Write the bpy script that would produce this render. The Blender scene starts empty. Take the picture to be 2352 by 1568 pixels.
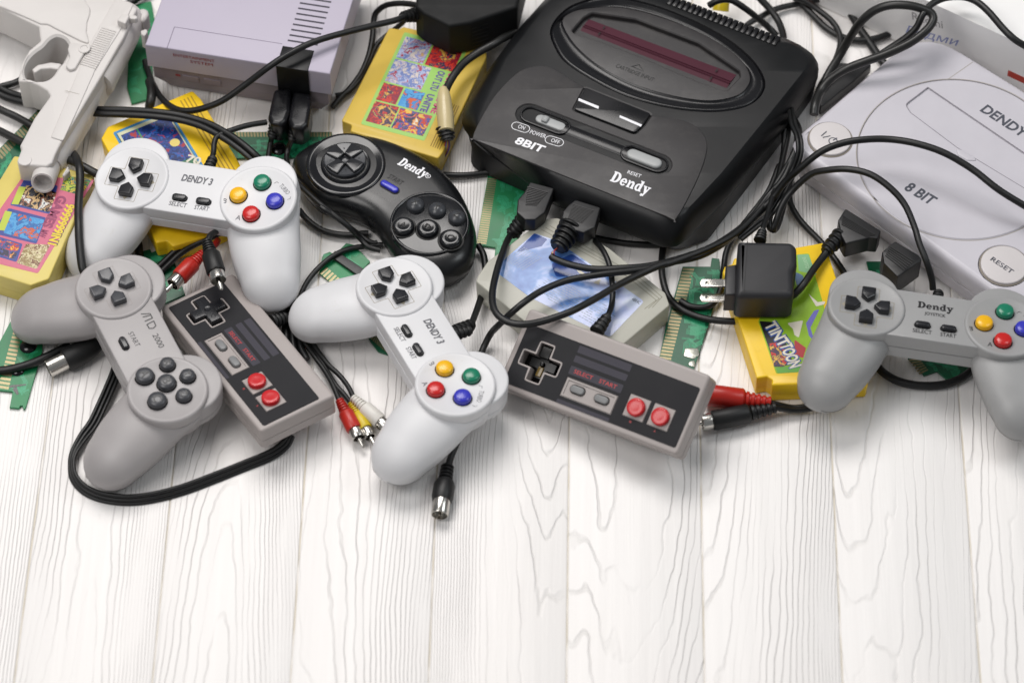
import bpy, bmesh, math, random
from mathutils import Vector, Matrix
from mathutils.geometry import tessellate_polygon
rnd = random.Random(7)
S = bpy.context.scene
rad = math.radians

# ------------------------------------------------------------------ camera
FV, TH = 7200.0, 54.5            # focal length in reference pixels (picture 2352 wide), camera elevation
DIST = FV / 3.4                  # mm
CAM = Vector((0, -DIST * math.cos(rad(TH)), DIST * math.sin(rad(TH))))
cam_d = bpy.data.cameras.new('camera'); cam = bpy.data.objects.new('camera', cam_d)
S.collection.objects.link(cam); S.camera = cam
cam.location = CAM * .001; cam.rotation_euler = (rad(90 - TH), 0, 0)
cam_d.sensor_width = 36; cam_d.lens = FV / 2352 * 36
cam_d.clip_start = .05; cam_d.clip_end = 60
cam_d.dof.use_dof = True; cam_d.dof.focus_distance = 2.14; cam_d.dof.aperture_fstop = 5.6

# ------------------------------------------------------------------ light
W = bpy.data.worlds.new('World'); S.world = W; W.use_nodes = True
bg = W.node_tree.nodes['Background']; bg.inputs[0].default_value = (.93, .96, 1, 1); bg.inputs[1].default_value = .22

def area(name, loc, size, power, col, target=(0, 0, 0), sy=None):
    l = bpy.data.lights.new(name, 'AREA'); l.shape = 'RECTANGLE'; l.size = size; l.size_y = sy or size
    l.energy = power; l.color = col
    o = bpy.data.objects.new(name, l); S.collection.objects.link(o); o.location = loc
    o.rotation_euler = (Vector(target) - Vector(loc)).to_track_quat('-Z', 'Y').to_euler(); return o
area('softbox_back', (-.3, .75, 1.55), 1.1, 22, (1, .965, .94), (0, -.05, 0), .7)
area('softbox_side', (1.2, .1, 1.5), .6, 6, (.93, .98, 1), (.1, -.1, 0))
area('softbox_front', (-1.0, -.5, 1.75), .9, 14, (1, .97, .95), (0, -.3, 0))
S.view_settings.view_transform = 'Standard'; S.view_settings.look = 'None'
S.view_settings.exposure = -.06; S.view_settings.gamma = 1; S.view_settings.use_curve_mapping = False
S.render.film_transparent = False
S.cycles.max_bounces = 6

# ------------------------------------------------------------------ maths: sight line -> point at a real height
_a = rad(90 - TH)
def ray(u, v):
    dx, dy = (u - 1176) / FV, -(v - 784) / FV
    return Vector((dx, dy * math.cos(_a) + math.sin(_a), dy * math.sin(_a) - math.cos(_a)))
def pt(u, v, z=0.0):
    d = ray(u, v); t = (z - CAM.z) / d.z; p = CAM + d * t
    return Vector((p.x, p.y, z))
def z1(x, y): return (x / 3, y / 3)
def z2(x, y): return (784 + x / 3, y / 3)
def z3(x, y): return (1568 + x / 3, y / 3)
def z4(x, y): return (x / 3, 522.5 + y / 3)
def z5(x, y): return (784 + x / 3, 522.5 + y / 3)
def z6(x, y): return (1568 + x / 3, 522.5 + y / 3)
def zB(x, y): return (1041.25 + x * .375, y * .375)
def zE(x, y): return (551.25 + x * .25, 183.75 + y * .25)
def zG(x, y): return (x * .1668, y * .1668)
def zH(x, y): return (x * .1668, 261.5 + y * .1668)
def cv(f, pts): return [tuple(f(*p[:2])) + tuple(p[2:]) for p in pts]

# ------------------------------------------------------------------ materials
def nt(name):
    m = bpy.data.materials.new(name); m.use_nodes = True
    return m, m.node_tree, m.node_tree.nodes['Principled BSDF']
def lk(t, a, b): t.links.new(a, b)
def nd(t, typ, **k):
    n = t.nodes.new(typ)
    for a, b in k.items():
        if a == 'i':
            for q, w in b.items(): n.inputs[q].default_value = w
        else: setattr(n, a, b)
    return n
def lin(c):
    if isinstance(c, str):
        c = [int(c[i:i + 2], 16) / 255 for i in (0, 2, 4)]
        c = [x / 12.92 if x < .04045 else ((x + .055) / 1.055) ** 2.4 for x in c]
    return (c[0], c[1], c[2], 1)
def plastic(name, col, rough=.4, var=.06, grain=.25, gscale=2600, metal=0, spec=.5, dirt=None, dscale=45, dlo=.56, dhi=.72, coat=0):
    m, t, p = nt(name); c = lin(col)
    tc = nd(t, 'ShaderNodeTexCoord')
    n1 = nd(t, 'ShaderNodeTexNoise', i={'Scale': 30, 'Detail': 5, 'Roughness': .6}); lk(t, tc.outputs['Object'], n1.inputs['Vector'])
    mr = nd(t, 'ShaderNodeMapRange', i={'From Min': .3, 'From Max': .7, 'To Min': 1 - var, 'To Max': 1 + var}); lk(t, n1.outputs['Fac'], mr.inputs['Value'])
    mx = nd(t, 'ShaderNodeMix', data_type='RGBA', blend_type='MULTIPLY', i={'Factor': 1})
    mx.inputs[6].default_value = c; lk(t, mr.outputs[0], mx.inputs[7])
    out = mx.outputs[2]
    if dirt:
        n3 = nd(t, 'ShaderNodeTexNoise', i={'Scale': dscale, 'Detail': 9, 'Roughness': .72}); lk(t, tc.outputs['Object'], n3.inputs['Vector'])
        m3 = nd(t, 'ShaderNodeMapRange', i={'From Min': dlo, 'From Max': dhi, 'To Min': 0, 'To Max': .55}); lk(t, n3.outputs['Fac'], m3.inputs['Value'])
        mz = nd(t, 'ShaderNodeMix', data_type='RGBA'); lk(t, m3.outputs[0], mz.inputs[0]); lk(t, out, mz.inputs[6]); mz.inputs[7].default_value = lin(dirt); out = mz.outputs[2]
    lk(t, out, p.inputs['Base Color'])
    mr2 = nd(t, 'ShaderNodeMapRange', i={'From Min': .3, 'From Max': .7, 'To Min': rough - .07, 'To Max': rough + .07}); lk(t, n1.outputs['Fac'], mr2.inputs['Value'])
    lk(t, mr2.outputs[0], p.inputs['Roughness'])
    p.inputs['Metallic'].default_value = metal; p.inputs['Specular IOR Level'].default_value = spec
    p.inputs['Coat Weight'].default_value = coat; p.inputs['Coat Roughness'].default_value = .12
    n2 = nd(t, 'ShaderNodeTexNoise', i={'Scale': gscale, 'Detail': 2}); lk(t, tc.outputs['Object'], n2.inputs['Vector'])
    b = nd(t, 'ShaderNodeBump', i={'Strength': grain, 'Distance': .00006}); lk(t, n2.outputs['Fac'], b.inputs['Height']); lk(t, b.outputs[0], p.inputs['Normal'])
    return m
def picture(name, cols, scale=220, rough=.25):
    """busy printed artwork: hard-edged blotches of the given inks"""
    m, t, p = nt(name); tc = nd(t, 'ShaderNodeTexCoord')
    nz = nd(t, 'ShaderNodeTexNoise', i={'Scale': scale * 1.2, 'Detail': 3}); lk(t, tc.outputs['Object'], nz.inputs['Vector'])
    ad = nd(t, 'ShaderNodeMixRGB', blend_type='ADD', i={'Fac': .012}); lk(t, tc.outputs['Object'], ad.inputs[1]); lk(t, nz.outputs['Color'], ad.inputs[2])
    v = nd(t, 'ShaderNodeTexNoise', i={'Scale': scale, 'Detail': 4, 'Roughness': .55, 'Distortion': .8}); lk(t, ad.outputs[0], v.inputs['Vector'])
    r = nd(t, 'ShaderNodeValToRGB'); r.color_ramp.interpolation = 'CONSTANT'
    e = r.color_ramp.elements
    n = len(cols)
    for i, c in enumerate(cols):
        pos = .28 + .44 * i / n if i else 0
        if i < 2: e[i].position = pos; e[i].color = lin(c)
        else:
            q = e.new(pos); q.color = lin(c)
    lk(t, v.outputs['Fac'], r.inputs[0]); lk(t, r.outputs[0], p.inputs['Base Color']); p.inputs['Roughness'].default_value = rough
    return m
def flatc(name, c, rough=.45, metal=0, spec=.5):
    m, t, p = nt(name); p.inputs['Base Color'].default_value = lin(c); p.inputs['Roughness'].default_value = rough; p.inputs['Metallic'].default_value = metal
    p.inputs['Specular IOR Level'].default_value = spec
    return m

# ------------------------------------------------------------------ mesh builder (millimetres)
def area2(P): return sum(P[i][0] * P[(i + 1) % len(P)][1] - P[(i + 1) % len(P)][0] * P[i][1] for i in range(len(P)))
def ccw(P): P = [tuple(p[:2]) for p in P]; return P if area2(P) > 0 else P[::-1]
def inset(P, d):
    n = len(P); out = []
    for i in range(n):
        a, b, c = Vector(P[i - 1]), Vector(P[i]), Vector(P[(i + 1) % n])
        e1 = (b - a); e2 = (c - b)
        if e1.length < 1e-6 or e2.length < 1e-6: out.append(tuple(b)); continue
        e1.normalize(); e2.normalize()
        n1, n2 = Vector((-e1.y, e1.x)), Vector((-e2.y, e2.x)); m = n1 + n2
        k = m.length_squared
        m = m * (2 / k) if k > .5 else (n1 + n2)
        out.append((b.x + m.x * d, b.y + m.y * d))
    return out
def roundp(P, r, n=4):
    """round the corners of polygon P by radius r (number or list)"""
    out = []; N = len(P)
    for i in range(N):
        a, b, c = Vector(P[i - 1][:2]), Vector(P[i][:2]), Vector(P[(i + 1) % N][:2])
        rr = r[i] if isinstance(r, (list, tuple)) else r
        u, w = a - b, c - b
        lim = min(u.length, w.length) * .48
        u.normalize(); w.normalize()
        ang = u.angle(w, 3.14)
        if rr <= 0 or ang > 3.05: out.append(tuple(b)); continue
        t = min(rr / math.tan(ang / 2), lim)
        p0, p2 = b + u * t, b + w * t
        for k in range(n + 1):
            s = k / n; out.append(tuple(p0 * (1 - s) ** 2 + b * 2 * s * (1 - s) + p2 * s * s))
    return out
def spl(P, n=6, closed=False):
    """Catmull-Rom through points of any dimension"""
    P = [Vector(p) for p in P]; N = len(P); out = []
    rng = N if closed else N - 1
    for i in range(rng):
        a = P[(i - 1) % N] if closed or i else P[0] * 2 - P[1]
        b, c = P[i], P[(i + 1) % N]
        d = P[(i + 2) % N] if closed or i + 2 < N else P[-1] * 2 - P[-2]
        for k in range(n):
            t = k / n
            out.append(.5 * ((2 * b) + (c - a) * t + (2 * a - 5 * b + 4 * c - d) * t * t + (3 * b - a - 3 * c + d) * t ** 3))
    if not closed: out.append(P[-1])
    return out
def circ(cx, cy, r, n=32, ry=None, rot=0):
    ry = ry or r; o = []
    for i in range(n):
        a = 2 * math.pi * i / n; x, y = r * math.cos(a), ry * math.sin(a)
        o.append((cx + x * math.cos(rot) - y * math.sin(rot), cy + x * math.sin(rot) + y * math.cos(rot)))
    return o
def rectp(cx, cy, w, h, rot=0, r=0, n=3):
    P = [(-w / 2, -h / 2), (w / 2, -h / 2), (w / 2, h / 2), (-w / 2, h / 2)]
    P = [(cx + x * math.cos(rot) - y * math.sin(rot), cy + x * math.sin(rot) + y * math.cos(rot)) for x, y in P]
    return roundp(P, r, n) if r else P
def pill(p, q, r, n=8):
    p, q = Vector(p[:2]), Vector(q[:2]); a = math.atan2(q.y - p.y, q.x - p.x); o = []
    for k in range(n + 1): t = a - math.pi / 2 + math.pi * k / n; o.append((q.x + r * math.cos(t), q.y + r * math.sin(t)))
    for k in range(n + 1): t = a + math.pi / 2 + math.pi * k / n; o.append((p.x + r * math.cos(t), p.y + r * math.sin(t)))
    return o
class MB:
    def __init__(s): s.v = []; s.f = []
    def ring(s, P, z=None):
        i = len(s.v)
        for p in P: s.v.append((p[0], p[1], p[2] if z is None else z))
        return list(range(i, i + len(P)))
    def bridge(s, A, B, closed=True):
        n = len(A)
        for i in range(n if closed else n - 1):
            j = (i + 1) % n; s.f.append((A[i], A[j], B[j], B[i]))
    def cap(s, rings, flip=False):
        """fill polygon rings[0] with holes rings[1:] (index lists)"""
        flat = [i for r in rings for i in r]
        tr = tessellate_polygon([[Vector(s.v[i]) for i in r] for r in rings])
        for t in tr: s.f.append(tuple(flat[k] for k in t))
    def fan(s, R, c=None):
        c = c or tuple(sum(s.v[i][k] for i in R) / len(R) for k in range(3)); i0 = len(s.v); s.v.append(tuple(c))
        for i in range(len(R)): s.f.append((R[i], R[(i + 1) % len(R)], i0))
    def slab(s, P, z0, z1, bev=1.0, holes=(), hd=None, bb=0, seg=3, hb=.5, floor=True):
        P = ccw(P); thru = bool(holes) and not floor; hd = z0 if thru or hd is None else hd
        if bb: b0 = s.ring(inset(P, bb), z0); b1 = s.ring(P, z0 + bb); s.bridge(b0, b1)
        else: b0 = b1 = s.ring(P, z0)
        prev = b1
        for k in range(seg + 1 if bev else 1):
            t = math.pi / 2 * k / seg if bev else 0
            r = s.ring(inset(P, bev * (1 - math.cos(t))), z1 - bev + bev * math.sin(t)) if bev else s.ring(P, z1)
            s.bridge(prev, r); prev = r
        rings = [prev]; lows = [b0]
        for H in holes:
            H = ccw(H); top = s.ring(inset(H, -hb), z1); r2 = s.ring(H, z1 - hb); s.bridge(top, r2); low = s.ring(H, hd)
            s.bridge(r2, low)
            if not thru: s.cap([low])
            rings.append(top); lows.append(low)
        s.cap(lows if thru else [b0]); s.cap(rings); return s
    def sheet(s, P, z, holes=()):
        s.cap([s.ring(ccw(P), z)] + [s.ring(ccw(h), z) for h in holes]); return s
    def lathe(s, prof, o=(0, 0, 0), ax=(0, 0, 1), n=28):
        ax = Vector(ax).normalized(); u = ax.orthogonal().normalized(); w = ax.cross(u); o = Vector(o); prev = None
        for r, h in prof:
            c = o + ax * h
            if r < 1e-6: R = [len(s.v)]; s.v.append(tuple(c))
            else:
                R = s.ring([tuple(c + (u * math.cos(2 * math.pi * k / n) + w * math.sin(2 * math.pi * k / n)) * r) for k in range(n)])
            if prev is not None:
                if len(prev) == 1 and len(R) == 1: pass
                elif len(prev) == 1: [s.f.append((prev[0], R[(k + 1) % n], R[k])) for k in range(n)]
                elif len(R) == 1: [s.f.append((prev[k], prev[(k + 1) % n], R[0])) for k in range(n)]
                else: s.bridge(prev, R)
            prev = R
        return s
    def tube(s, P, r, n=10, caps=True, sq=1.0):
        P = [Vector(p) for p in P]; N = len(P); up = Vector((0, 0, 1)); prev = None
        for i, p in enumerate(P):
            d = (P[min(i + 1, N - 1)] - P[max(i - 1, 0)]).normalized()
            u = d.cross(up); u = u.normalized() if u.length > 1e-3 else Vector((1, 0, 0)); w = u.cross(d)
            rr = r[i] if isinstance(r, (list, tuple)) else r
            R = s.ring([tuple(p + (u * math.cos(2 * math.pi * k / n) + w * math.sin(2 * math.pi * k / n) * sq) * rr) for k in range(n)])
            if prev: s.bridge(prev, R)
            elif caps: s.fan(R)
            prev = R
        if caps: s.fan(prev)
        return s
    def box(s, c, d, rot=0, bev=.4):
        return s.slab(rectp(c[0], c[1], d[0], d[1], rot), c[2] - d[2] / 2, c[2] + d[2] / 2, bev, seg=2)
    def loft(s, rings, caps=True):
        prev = None
        for P in rings:
            R = s.ring(P)
            if prev: s.bridge(prev, R)
            elif caps: s.fan(R)
            prev = R
        if caps: s.fan(prev)
        return s
    def text(s, st, p0, p1, h, z, bold=0.0, shear=0.0, flip=False, fit=True):
        """lettering lying in the plane z, baseline p0 -> p1, capital height h"""
        c = bpy.data.curves.new('t', 'FONT'); c.body = st; c.size = 1; c.offset = bold; c.shear = shear; c.resolution_u = 3
        c.align_x = 'LEFT'
        ob = bpy.data.objects.new('t', c); S.collection.objects.link(ob)
        me = bpy.data.meshes.new_from_object(ob.evaluated_get(bpy.context.evaluated_depsgraph_get()))
        vs = [v.co.copy() for v in me.vertices]; fs = [tuple(q.vertices) for q in me.polygons]
        bpy.data.objects.remove(ob); bpy.data.curves.remove(c); bpy.data.meshes.remove(me)
        if not vs: return s
        x0 = min(v.x for v in vs); x1 = max(v.x for v in vs)
        p0, p1 = Vector(p0[:2]), Vector(p1[:2]); e = (p1 - p0); L = e.length; e.normalize(); nn = Vector((-e.y, e.x))
        sx = L / (x1 - x0) if fit else h / .7; sy = h / .7
        b = len(s.v)
        for v in vs:
            q = p0 + e * ((v.x - x0) * sx) + nn * (v.y * sy); s.v.append((q.x, q.y, z))
        for f in fs: s.f.append(tuple(b + k for k in f))
        return s
    def xf(s, M, i0=0):
        for i in range(i0, len(s.v)): s.v[i] = tuple(M @ Vector(s.v[i]))
        return s
    def mesh(s, name, mat, ang=32, recalc=True):
        me = bpy.data.meshes.new(name); me.from_pydata([(x * .001, y * .001, z * .001) for x, y, z in s.v], [], s.f)
        b = bmesh.new(); b.from_mesh(me)
        bmesh.ops.remove_doubles(b, verts=b.verts, dist=2e-6)
        bmesh.ops.dissolve_degenerate(b, edges=b.edges, dist=1e-7)
        if recalc: bmesh.ops.recalc_face_normals(b, faces=b.faces)
        b.to_mesh(me); b.free(); me.materials.append(mat); me.shade_smooth(); me.set_sharp_from_angle(angle=rad(ang)); return me

def tag(o, label=None, cat=None, group=None, kind=None):
    if label: o['label'] = label
    if cat: o['category'] = cat
    if group: o['group'] = group
    if kind: o['kind'] = kind
    return o
class Thing:
    def word(s, name, st, p0, p1, h, z, mat, parent=None, **k): return s.part(name, MB().text(st, p0, p1, h, z, **k), mat, parent)
    """an Empty at a real place and attitude; its parts are drawn in its own millimetres"""
    def __init__(s, name, label, cat, o=(0, 0, 0), yaw=0, tx=0, ty=0, group=None):
        s.M = Matrix.Translation(Vector(o)) @ Matrix.Rotation(rad(yaw), 4, 'Z') @ Matrix.Rotation(rad(tx), 4, 'X') @ Matrix.Rotation(rad(ty), 4, 'Y')
        s.I = s.M.inverted(); s.I3 = s.I.to_3x3()
        s.e = bpy.data.objects.new(name, None); S.collection.objects.link(s.e); s.e.empty_display_size = .02
        m = s.M.copy(); m.translation = m.translation * .001; s.e.matrix_world = m
        tag(s.e, label, cat, group)
    def at(s, u, v, z=0):
        c = s.I @ CAM; d = s.I3 @ ray(u, v); t = (z - c.z) / d.z; p = c + d * t; return (p.x, p.y)
    def ats(s, P, z=0): return [s.at(p[0], p[1], z) for p in P]
    def part(s, name, mb, mat, parent=None, label=None, ang=32, recalc=True):
        ob = bpy.data.objects.new(name, mb.mesh(name, mat, ang, recalc) if isinstance(mb, MB) else mb); S.collection.objects.link(ob)
        ob.parent = parent or s.e
        if label: ob['label'] = label
        return ob
def solo(name, mb, mat, label, cat, group=None, kind=None, ang=32):
    """a one-mesh thing; its origin is put at its base"""
    n = len(mb.v); c = Vector((sum(v[0] for v in mb.v) / n, sum(v[1] for v in mb.v) / n, min(v[2] for v in mb.v)))
    mb.v = [tuple(Vector(v) - c) for v in mb.v]
    o = bpy.data.objects.new(name, mb.mesh(name, mat, ang)); S.collection.objects.link(o); o.location = c * .001
    return tag(o, label, cat, group, kind)
# ================================================================== tabletop of white-washed planks
PW = 519 / 6.22 * 1.0            # plank width, set below from two seams
_s4 = pt(2124 * .6125, 2560 * .6125); _s5 = pt(2642 * .6125, 2560 * .6125)
_s4b = pt(2135 * .6125, 1600 * .6125)
_dir = (_s4b - _s4).normalized(); TYAW = math.atan2(_dir.y, _dir.x) - math.pi / 2
_nrm = Vector((_dir.y, -_dir.x, 0)); PW = (_s5 - _s4).dot(_nrm); X0 = _s4.dot(_nrm)
def wood():
    m, t, p = nt('whitewashed_wood'); tc = nd(t, 'ShaderNodeTexCoord')
    sx = nd(t, 'ShaderNodeSeparateXYZ'); lk(t, tc.outputs['Object'], sx.inputs[0])
    def M(op, a, b=None, c=None):
        n = nd(t, 'ShaderNodeMath', operation=op)
        for i, q in enumerate((a, b, c)):
            if q is None: continue
            if isinstance(q, (int, float)): n.inputs[i].default_value = q
            else: lk(t, q, n.inputs[i])
        return n.outputs[0]
    pw = PW * .001
    pid = M('FLOOR', M('DIVIDE', sx.outputs[0], pw))
    wn = nd(t, 'ShaderNodeTexWhiteNoise', noise_dimensions='1D'); lk(t, M('ADD', pid, 37.3), wn.inputs['W'])
    wn2 = nd(t, 'ShaderNodeTexWhiteNoise', noise_dimensions='1D'); lk(t, M('ADD', pid, 91.7), wn2.inputs['W'])
    off = M('MULTIPLY', wn.outputs['Value'], 7.0)
    co = nd(t, 'ShaderNodeCombineXYZ')
    lk(t, M('ADD', sx.outputs[0], off), co.inputs[0]); lk(t, M('ADD', M('MULTIPLY', sx.outputs[1], .13), off), co.inputs[1])
    lo = nd(t, 'ShaderNodeTexNoise', i={'Scale': 16, 'Detail': 2.0, 'Roughness': .38}); lk(t, co.outputs[0], lo.inputs['Vector'])
    # knots bend the growth rings round them
    kc = nd(t, 'ShaderNodeCombineXYZ'); lk(t, M('ADD', sx.outputs[0], off), kc.inputs[0]); lk(t, M('ADD', M('MULTIPLY', sx.outputs[1], .5), off), kc.inputs[1])
    kn = nd(t, 'ShaderNodeTexVoronoi', i={'Scale': 4.3}); lk(t, kc.outputs[0], kn.inputs['Vector'])
    kb = M('MULTIPLY', M('POWER', 2.718, M('MULTIPLY', M('MULTIPLY', kn.outputs['Distance'], kn.outputs['Distance']), -75.0)), .24)
    co2 = nd(t, 'ShaderNodeCombineXYZ'); lk(t, M('ADD', sx.outputs[0], off), co2.inputs[0]); lk(t, M('MULTIPLY', sx.outputs[1], .5), co2.inputs[1])
    wob = nd(t, 'ShaderNodeTexNoise', i={'Scale': 60, 'Detail': 2}); lk(t, co2.outputs[0], wob.inputs['Vector'])
    xl = M('MULTIPLY', M('SUBTRACT', M('SUBTRACT', M('FRACT', M('DIVIDE', sx.outputs[0], pw)), .5), M('MULTIPLY', M('SUBTRACT', wn.outputs['Value'], .5), 1.1)), pw)
    par = M('MULTIPLY', M('MULTIPLY', xl, xl), M('ADD', M('MULTIPLY', wn2.outputs['Value'], 90.0), 60.0))
    run = M('MULTIPLY', sx.outputs[1], M('MULTIPLY', M('SUBTRACT', wn2.outputs['Value'], .5), 1.1))
    h = M('ADD', M('ADD', M('ADD', par, run), M('MULTIPLY', lo.outputs['Fac'], .42)), M('ADD', M('MULTIPLY', wob.outputs['Fac'], .03), M('MULTIPLY', kb, .8)))
    ph = M('MULTIPLY', h, 34.0)
    fr = M('FRACT', ph)
    tri = M('ABSOLUTE', M('SUBTRACT', M('MULTIPLY', fr, 2.0), 1.0))          # 1 at the ring edge
    groove = nd(t, 'ShaderNodeMapRange', interpolation_type='SMOOTHSTEP', i={'From Min': .80, 'From Max': .985, 'To Min': 0, 'To Max': 1}); lk(t, tri, groove.inputs['Value'])
    # how deep each stretch of groove is
    co3 = nd(t, 'ShaderNodeCombineXYZ'); lk(t, M('MULTIPLY', sx.outputs[0], 1.0), co3.inputs[0]); lk(t, M('MULTIPLY', sx.outputs[1], .15), co3.inputs[1]); lk(t, off, co3.inputs[2])
    dep = nd(t, 'ShaderNodeTexNoise', i={'Scale': 38, 'Detail': 3}); lk(t, co3.outputs[0], dep.inputs['Vector'])
    dp = nd(t, 'ShaderNodeMapRange', i={'From Min': .38, 'From Max': .66, 'To Min': .08, 'To Max': 1}); lk(t, dep.outputs['Fac'], dp.inputs['Value'])
    g = M('MULTIPLY', groove.outputs[0], dp.outputs[0])
    # fine fibres and brush marks
    co4 = nd(t, 'ShaderNodeCombineXYZ'); lk(t, sx.outputs[0], co4.inputs[0]); lk(t, M('MULTIPLY', sx.outputs[1], .03), co4.inputs[1])
    fib = nd(t, 'ShaderNodeTexNoise', i={'Scale': 700, 'Detail': 3}); lk(t, co4.outputs[0], fib.inputs['Vector'])
    fb2 = nd(t, 'ShaderNodeTexNoise', i={'Scale': 150, 'Detail': 4}); lk(t, co4.outputs[0], fb2.inputs['Vector'])
    pores = nd(t, 'ShaderNodeTexNoise', i={'Scale': 240, 'Detail': 5, 'Roughness': .7}); lk(t, tc.outputs['Object'], pores.inputs['Vector'])
    blot = nd(t, 'ShaderNodeTexNoise', i={'Scale': 6, 'Detail': 4}); lk(t, tc.outputs['Object'], blot.inputs['Vector'])
    mixa = nd(t, 'ShaderNodeMix', data_type='RGBA'); mixa.inputs[6].default_value = (.87, .835, .81, 1); mixa.inputs[7].default_value = (.85, .84, .83, 1); lk(t, blot.outputs['Fac'], mixa.inputs[0])
    mixb = nd(t, 'ShaderNodeMix', data_type='RGBA'); lk(t, M('MULTIPLY', g, .20), mixb.inputs[0]); lk(t, mixa.outputs[2], mixb.inputs[6]); mixb.inputs[7].default_value = (.44, .43, .40, 1)
    mixc = nd(t, 'ShaderNodeMix', data_type='RGBA', blend_type='MULTIPLY'); mixc.inputs[0].default_value = 1
    fm = nd(t, 'ShaderNodeMapRange', i={'From Min': .25, 'From Max': .75, 'To Min': .965, 'To Max': 1.03}); lk(t, fb2.outputs['Fac'], fm.inputs['Value'])
    lk(t, mixb.outputs[2], mixc.inputs[6]); lk(t, fm.outputs[0], mixc.inputs[7])
    # seam line: raw yellowish wood down in the joint
    u = M('ABSOLUTE', M('SUBTRACT', M('FRACT', M('ADD', M('DIVIDE', sx.outputs[0], pw), .5)), .5))
    wv = nd(t, 'ShaderNodeTexNoise', i={'Scale': 25, 'Detail': 4}); lk(t, co4.outputs[0], wv.inputs['Vector'])
    sm = nd(t, 'ShaderNodeMapRange', i={'From Min': .0035, 'From Max': .009, 'To Min': 1, 'To Max': 0}); lk(t, u, sm.inputs['Value'])
    sw = nd(t, 'ShaderNodeTexNoise', i={'Scale': 30, 'Detail': 3}); lk(t, tc.outputs['Object'], sw.inputs['Vector'])
    sw2 = nd(t, 'ShaderNodeMapRange', i={'From Min': .35, 'From Max': .6, 'To Min': .2, 'To Max': .8}); lk(t, sw.outputs['Fac'], sw2.inputs['Value'])
    mixd = nd(t, 'ShaderNodeMix', data_type='RGBA'); lk(t, M('MULTIPLY', sm.outputs[0], sw2.outputs[0]), mixd.inputs[0]); lk(t, mixc.outputs[2], mixd.inputs[6]); mixd.inputs[7].default_value = (.62, .56, .44, 1)
    lk(t, mixd.outputs[2], p.inputs['Base Color'])
    ht = M('ADD', M('ADD', M('MULTIPLY', g, -1.0), M('MULTIPLY', M('MULTIPLY', fr, .5), dp.outputs[0])), M('ADD', M('MULTIPLY', fib.outputs['Fac'], .16), M('ADD', M('MULTIPLY', fb2.outputs['Fac'], .45), M('MULTIPLY', pores.outputs['Fac'], .12))))
    b = nd(t, 'ShaderNodeBump', i={'Strength': .85, 'Distance': .00062}); lk(t, ht, b.inputs['Height']); lk(t, b.outputs[0], p.inputs['Normal'])
    p.inputs['Roughness'].default_value = .42; p.inputs['Specular IOR Level'].default_value = .4
    return m
def table():
    mb = MB(); g = .55; prof = []
    n0, n1 = -8, 9
    for k in range(n0, n1):
        x = k * PW
        prof += [(x, -.9), (x + g * .5, -.8), (x + g, -.3), (x + g + .9, 0), (x + PW - g - .9, 0), (x + PW - g, -.3), (x + PW - g * .5, -.8)]
    prof.append((n1 * PW, -.9))
    A = mb.ring([(x, -900, z) for x, z in prof]); B = mb.ring([(x, 1500, z) for x, z in prof]); mb.bridge(A, B, False)
    C = mb.ring([(x, -900, -18) for x, z in (prof[0], prof[-1])]); D = mb.ring([(x, 1500, -18) for x, z in (prof[0], prof[-1])])
    mb.f.append((C[0], C[1], D[1], D[0])); mb.f.append((A[0], B[0], D[0], C[0])); mb.f.append((A[-1], B[-1], D[1], C[1]))
    ob = bpy.data.objects.new('tabletop', mb.mesh('tabletop', wood(), 50)); S.collection.objects.link(ob)
    ob.rotation_euler.z = TYAW; ob.location = _nrm * (X0 * .001)
    ob['kind'] = 'structure'
table()
# ================================================================== shared materials
M_white = plastic('white_plastic', 'd3d3d5', .42, .02, .3, dirt='b5ad98', dlo=.60, dhi=.86, dscale=60)
M_grey = plastic('warm_grey_plastic', 'a19d9d', .40, .03, .5, 3200, dirt='8d8780', dlo=.68, dhi=.9)
M_grey2 = plastic('neutral_grey_plastic', '999999', .40, .03, .5, 3200, dirt='8d8a85', dlo=.68, dhi=.9)
M_key = plastic('black_key_rubber', '1d1e22', .28, .1, .15)
M_keyg = plastic('charcoal_key', '434448', .30, .1, .2)
M_blk = plastic('black_rubber', '0b0c0d', .5, .15, .4)
M_gap = flatc('dark_gap', '100f0f', .8, spec=.1)
M_ink = flatc('dark_grey_ink', '55565c', .5)
M_inkb = flatc('black_ink', '1b1b1e', .4)
M_well = flatc('grimy_groove', '8a8069', .8)
BTN = {k: plastic(k + '_button', c, .28, .05, .1, coat=.12) for k, c in dict(green='157a5c', yellow='eeb511', red='c5201f', blue='3437b4').items()}
M_metal = plastic('nickel_metal', 'c9c6c0', .22, .08, .3, metal=1)
M_dmetal = plastic('tarnished_metal', '8f8a80', .35, .15, .4, metal=1)

M_seam = flatc('grey_seam_shadow', '6d6b69', .7)
CG = 'loose black cables'
def cable_mb(P, r, f=None, n=10, k=6):
    """P: (u, v, z) seen points -> smooth tube"""
    W3 = [pt(u, v, z) for u, v, z in (cv(f, P) if f else P)]
    return MB().tube(spl(W3, k), r, n)
def rib_profile(L, r0, r1, n, d=.75):
    """profile of a ribbed strain relief"""
    o = [(0, 0)]
    for k in range(n):
        a = L * k / n; b = L * (k + .62) / n; c = L * (k + 1) / n; r = r0 + (r1 - r0) * k / n
        o += [(r * .94, a), (r, a + (b - a) * .3), (r, b - (b - a) * .2), (r * d, b), (r * d, c)]
    return o + [(r1 * .8, L), (0, L)]
def rib(p, q, r0, r1, n=5, mb=None):
    p, q = Vector(p), Vector(q); mb = mb or MB(); return mb.lathe(rib_profile((q - p).length, r0, r1, n), p, q - p, 18)

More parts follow.
